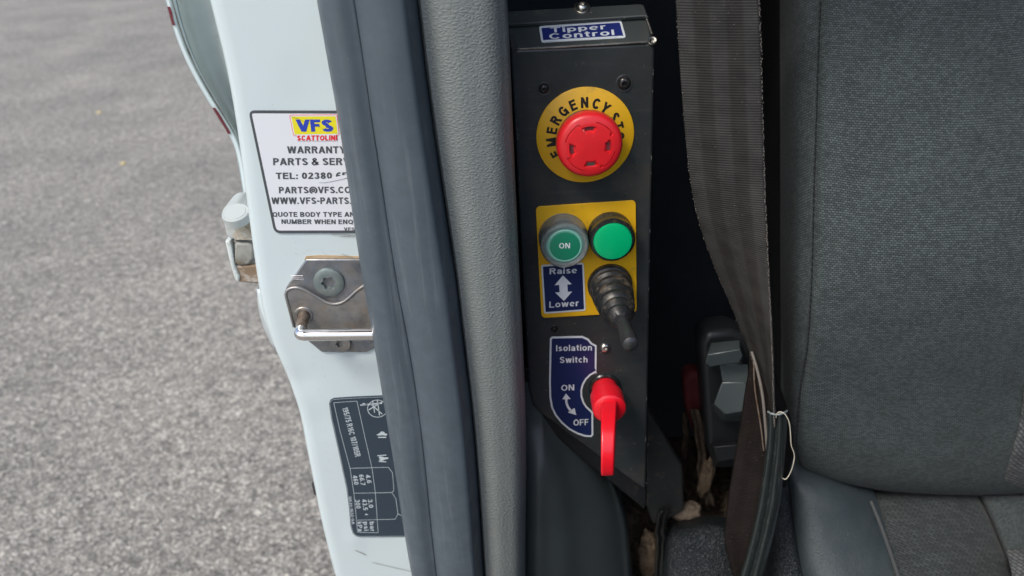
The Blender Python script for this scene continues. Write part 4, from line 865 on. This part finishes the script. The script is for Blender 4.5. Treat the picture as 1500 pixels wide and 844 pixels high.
# cushion
def cush(cols, name, mat, Yb=.518, lab=None):
    rows = []
    for py, Y, dz in ((716, Yb + .03, 0), (724, Yb, 0), (750, Yb - .020, 0), (790, Yb - .045, 0), (850, Yb - .08, 0), (930, Yb - .12, 0)):
        rows.append([(f(py), py + o, Y + e) for f, o, e in cols])
    return loft(name, rows, mat, seat, mu=6, mv=6, thick=.0, label=lab)
sA = lambda py: 1268 + (py - 716) * .36
sB = lambda py: 1432 + (py - 716) * .42 - max(0, 740 - py) * .15
cush([(lambda py: sA(py) - 3, 3, .016), (lambda py: sA(py) + 3, 1, .004), (lambda py: sA(py) + 30, 0, 0), (lambda py: (sA(py) + sB(py)) / 2, 0, -.002), (lambda py: sB(py) - 18, 0, 0), (lambda py: sB(py) - 3, 1, .003), (lambda py: sB(py), 3, .010)], 'seat_cushion', seatc)
cush([(lambda py: sB(py), 3, .010), (lambda py: sB(py) + 4, 1, .002), (lambda py: sB(py) + 20, 0, -.002), (lambda py: 1520 + (py - 716) * .3, 0, -.004), (lambda py: 1640, 0, 0)], 'cushion_centre', seats)
loft('cushion_patch', [[(1474, 806, .447), (1500, 804, .4435), (1600, 800, .440)], [(1484, 850, .417), (1510, 850, .414), (1600, 850, .41)], [(1500, 930, .378), (1530, 930, .374), (1600, 930, .37)]], seatl, seat, mu=5, mv=5, thick=.002)
tube('cushion_piping', [P(1276, 735, .498), P(1288, 764, .480), P(1301, 800, .456), P(1318, 850, .424), P(1345, 930, .382)], (.0013), piping, seat, seg=10)
# grey plastic seat side
rows = [[(1128, 560, .56), (1142, 600, .54), (1168, 652, .53), (1220, 690, .528), (1275, 706, .53)],
        [(1140, 640, .54), (1152, 672, .515), (1176, 690, .505), (1225, 708, .502), (1282, 726, .51)],
        [(1150, 700, .52), (1160, 712, .498), (1184, 724, .487), (1235, 738, .485), (1290, 752, .495)],
        [(1156, 760, .51), (1166, 770, .485), (1196, 778, .472), (1250, 786, .471), (1303, 794, .476)],
        [(1162, 830, .50), (1176, 840, .465), (1212, 844, .451), (1268, 848, .448), (1322, 852, .45)],
        [(1170, 930, .48), (1192, 935, .44), (1236, 935, .415), (1290, 935, .405), (1352, 935, .42)]]
loft('side_cover', rows, sidep, seat, mu=6, mv=6, thick=.0)
rows = [[(1100, 640, .56), (1130, 640, .53), (1152, 655, .52), (1166, 670, .53)],
        [(1096, 700, .55), (1128, 700, .512), (1152, 706, .502), (1168, 712, .515)],
        [(1092, 760, .54), (1126, 764, .495), (1156, 770, .484), (1178, 776, .50)],
        [(1086, 830, .53), (1124, 838, .476), (1166, 842, .462), (1200, 846, .48)],
        [(1080, 930, .52), (1124, 935, .45), (1178, 935, .43), (1225, 935, .45)]]
loft('inner_cover', rows, sided, seat, mu=6, mv=6, thick=.0)
# seat base with leathery grain lower in the gap
rows = [[(960, 780, .60), (985, 762, .575), (1030, 756, .565), (1065, 758, .565), (1092, 770, .58)],
        [(966, 800, .57), (984, 784, .548), (1030, 778, .54), (1068, 780, .54), (1098, 790, .56)],
        [(968, 840, .55), (982, 835, .53), (1030, 830, .522), (1072, 832, .524), (1104, 838, .54)],
        [(968, 930, .53), (982, 930, .505), (1030, 930, .498), (1080, 930, .50), (1110, 930, .52)]]
loft('seat_base', rows, sided, seat, mu=6, mv=6, thick=.0)
# recliner knob: faceted lobes
kn = prism('recliner_knob', [(1036, 488), (1072, 485), (1096, 494), (1110, 540), (1110, 640), (1098, 676), (1060, 690), (1046, 684), (1038, 660), (1030, 560), (1026, 505)], YP(.575), -.03, 0, knobd, seat, bevel=.006, seg=4)
def lobe(pts, Y, h, name='knob_lobe', m=knobm, bv=.0016):
    return prism(name, pts, YP(Y), -.02, h, m, kn, bevel=bv, seg=2, smooth=True)
def facet(name, ring, V3, mat):
    return None
def solid(name, top, bot, mat):
    """block from a front outline (px,py,Y) and a back outline"""
    n = len(top); V = [P(*p) for p in top] + [P(*p) for p in bot]
    Fc = [list(range(n))[::-1], list(range(n, 2 * n))] + [[i, (i + 1) % n, (i + 1) % n + n, i + n] for i in range(n)]
    o = mk(name, V, Fc, mat, kn, smooth=True, ang=20, bevel=.0008)
    bm = bmesh.new(); bm.from_mesh(o.data); bmesh.ops.recalc_face_normals(bm, faces=bm.faces); bm.to_mesh(o.data); bm.free(); return o
solid('knob_lobe', [(1036, 520, .535), (1084, 512, .532), (1088, 521, .534), (1084, 530, .538), (1038, 537, .541), (1033, 532, .541)], [(1042, 502, .560), (1084, 498, .56), (1092, 516, .56), (1090, 536, .565), (1040, 540, .565), (1033, 525, .565)], knobm)
solid('knob_lobe', [(1058, 560, .545), (1090, 560, .543), (1108, 584, .54), (1106, 600, .543), (1062, 607, .546), (1046, 592, .545)], [(1054, 566, .57), (1094, 560, .57), (1114, 590, .57), (1106, 618, .57), (1058, 618, .57), (1042, 598, .57)], knobm)
solid('knob_neck', [(1054, 534, .552), (1096, 534, .55), (1096, 566, .55), (1060, 566, .552)], [(1052, 532, .575), (1100, 532, .575), (1100, 570, .575), (1056, 570, .575)], knobm)
solid('knob_lobe', [(1046, 655, .545), (1100, 650, .543), (1104, 668, .546), (1052, 676, .549)], [(1038, 650, .57), (1104, 645, .57), (1106, 684, .57), (1044, 684, .57)], knobd)
# pieces of trim that float free otherwise: post carrying the knob
# ------------------------------------------------------------------ belt
bt = thing('seat_belt', 'worn brown grey seat belt strap hanging beside the seat into a black sleeve', 'seat belt', P(1100, 860, .46))
UL = [(-300, 970, 1097, .452, .447), (-180, 978, 1103, .452, .447), (-60, 986, 1109, .452, .447), (0, 990, 1112, .452, .447), (100, 996, 1115.5, .453, .447), (200, 1004, 1118, .455, .447), (270, 1012, 1120, .458, .447), (330, 1025, 1122.5, .464, .447), (390, 1046, 1125, .473, .447), (440, 1067, 1127.5, .480, .447), (490, 1087, 1130, .485, .447), (540, 1106, 1131.5, .487, .447), (600, 1122, 1133, .489, .448), (625, 1127, 1134, .489, .449)]
rows = []
for py, a, c, ya, yc in UL:
    rows.append([(a + (c - a) * t, py - (3 - 6 * t) * 0, ya + (yc - ya) * t - .0010 * math.sin(math.pi * t)) for t in (0, .33, .66, 1)])
ub = loft('upper_webbing', rows, belt1, bt, mu=8, mv=8, thick=.0012, label='ribbed brown grey webbing with a fuzzy pale edge')
# fuzzy edges
V, Fc = [], []
ed1 = cr([P(c, py, yc) for py, a, c, ya, yc in UL], 60)
ed2 = cr([P(a, py, ya) for py, a, c, ya, yc in UL], 26)
for pts, prob in ((ed1, .7), (ed2, .3)):
    for p in pts:
        if random.random() > prob: continue
        r = random.uniform(.00020, .0004); c = p + Vector((random.uniform(-.0003, .0004), random.uniform(-.0008, .0002), 0)); b0 = len(V)
        for d in ((1, 0, 0), (-1, 0, 0), (0, 1, 0), (0, -1, 0), (0, 0, 1.6), (0, 0, -1.6)): V.append(c + Vector(d) * r)
        Fc += [[b0 + i, b0 + j, b0 + k_] for i, j, k_ in ((0, 2, 4), (2, 1, 4), (1, 3, 4), (3, 0, 4), (2, 0, 5), (1, 2, 5), (3, 1, 5), (0, 3, 5))]
mk('frayed_edge', V, Fc, fuzz, bt, kind='stuff')
# lower webbing, darker
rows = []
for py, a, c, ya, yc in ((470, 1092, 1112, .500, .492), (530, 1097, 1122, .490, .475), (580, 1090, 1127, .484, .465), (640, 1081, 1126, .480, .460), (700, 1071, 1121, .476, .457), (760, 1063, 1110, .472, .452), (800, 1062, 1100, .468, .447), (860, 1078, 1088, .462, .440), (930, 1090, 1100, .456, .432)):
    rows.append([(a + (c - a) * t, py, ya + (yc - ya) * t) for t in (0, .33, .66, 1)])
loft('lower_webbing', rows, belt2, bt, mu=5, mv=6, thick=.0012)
tube('twisted_selvedge', [P(1101, 515, .478), P(1110, 545, .470), P(1117, 580, .463), P(1121, 620, .458), P(1124, 660, .455)], .0010, fuzz, bt, seg=7)
tube('twisted_selvedge', [P(1104, 530, .478), P(1106, 570, .472), P(1114, 620, .464), P(1119, 660, .459)], .0006, barrust, bt, seg=7)
# webbing behind the sleeve
loft('rear_webbing', [[(1128, 545, .475), (1136, 548, .480)], [(1134, 575, .470), (1149, 585, .476)], [(1140, 610, .466), (1158, 615, .472)], [(1142, 660, .464), (1162, 662, .470)], [(1138, 710, .462), (1150, 715, .468)]], belt2, bt, mu=4, mv=5, thick=.0012)
# sleeve
rows = []
for py, a, c, y in ((604, 1124, 1153, .450), (640, 1123.5, 1152, .4485), (690, 1118, 1148, .446), (740, 1110, 1142, .443), (790, 1099, 1132, .440), (844, 1084, 1118, .436), (930, 1058, 1094, .430)):
    w = c - a
    rows.append([(a + w * .1, py + 1, y + .010), (a, py, y + .004), (a + w * .12, py, y + .0005), (a + w * .3, py + 1.5, y - .0002), (a + w * .42, py + 2, y + .0012), (a + w * .62, py + 2, y - .0022), (a + w * .85, py + .5, y - .0012), (a + w, py - 1, y + .003), (a + w * .93, py - 1, y + .010)])
sv = loft('sleeve', rows, sleevem, bt, mu=4, mv=5, thick=.001, label='glossy black plastic belt sleeve')
tube('sleeve_rim', [P(1125, 603, .4515), P(1130, 606, .4485), P(1138, 607.5, .447), P(1147, 605.5, .4468), P(1153, 602, .451)], .00075, M('worn_rim', (.16, .19, .19), .3, coat=.3), bt, seg=8)
# loose thread
tube('loose_thread', [P(1137, 612, .446), P(1138, 606, .443), P(1143, 603.5, .441), P(1150, 607, .440), P(1156, 619, .440), P(1158, 636, .441), P(1159, 652, .442), P(1163.5, 666, .443), P(1162, 680, .444), P(1157, 694, .446), P(1151, 702, .447), P(1146, 700, .448), P(1142, 695, .449)], .00033, threadm, None, seg=6, smooth_m=5, label='thin pale loose thread looping beside the black belt sleeve', cat='thread')
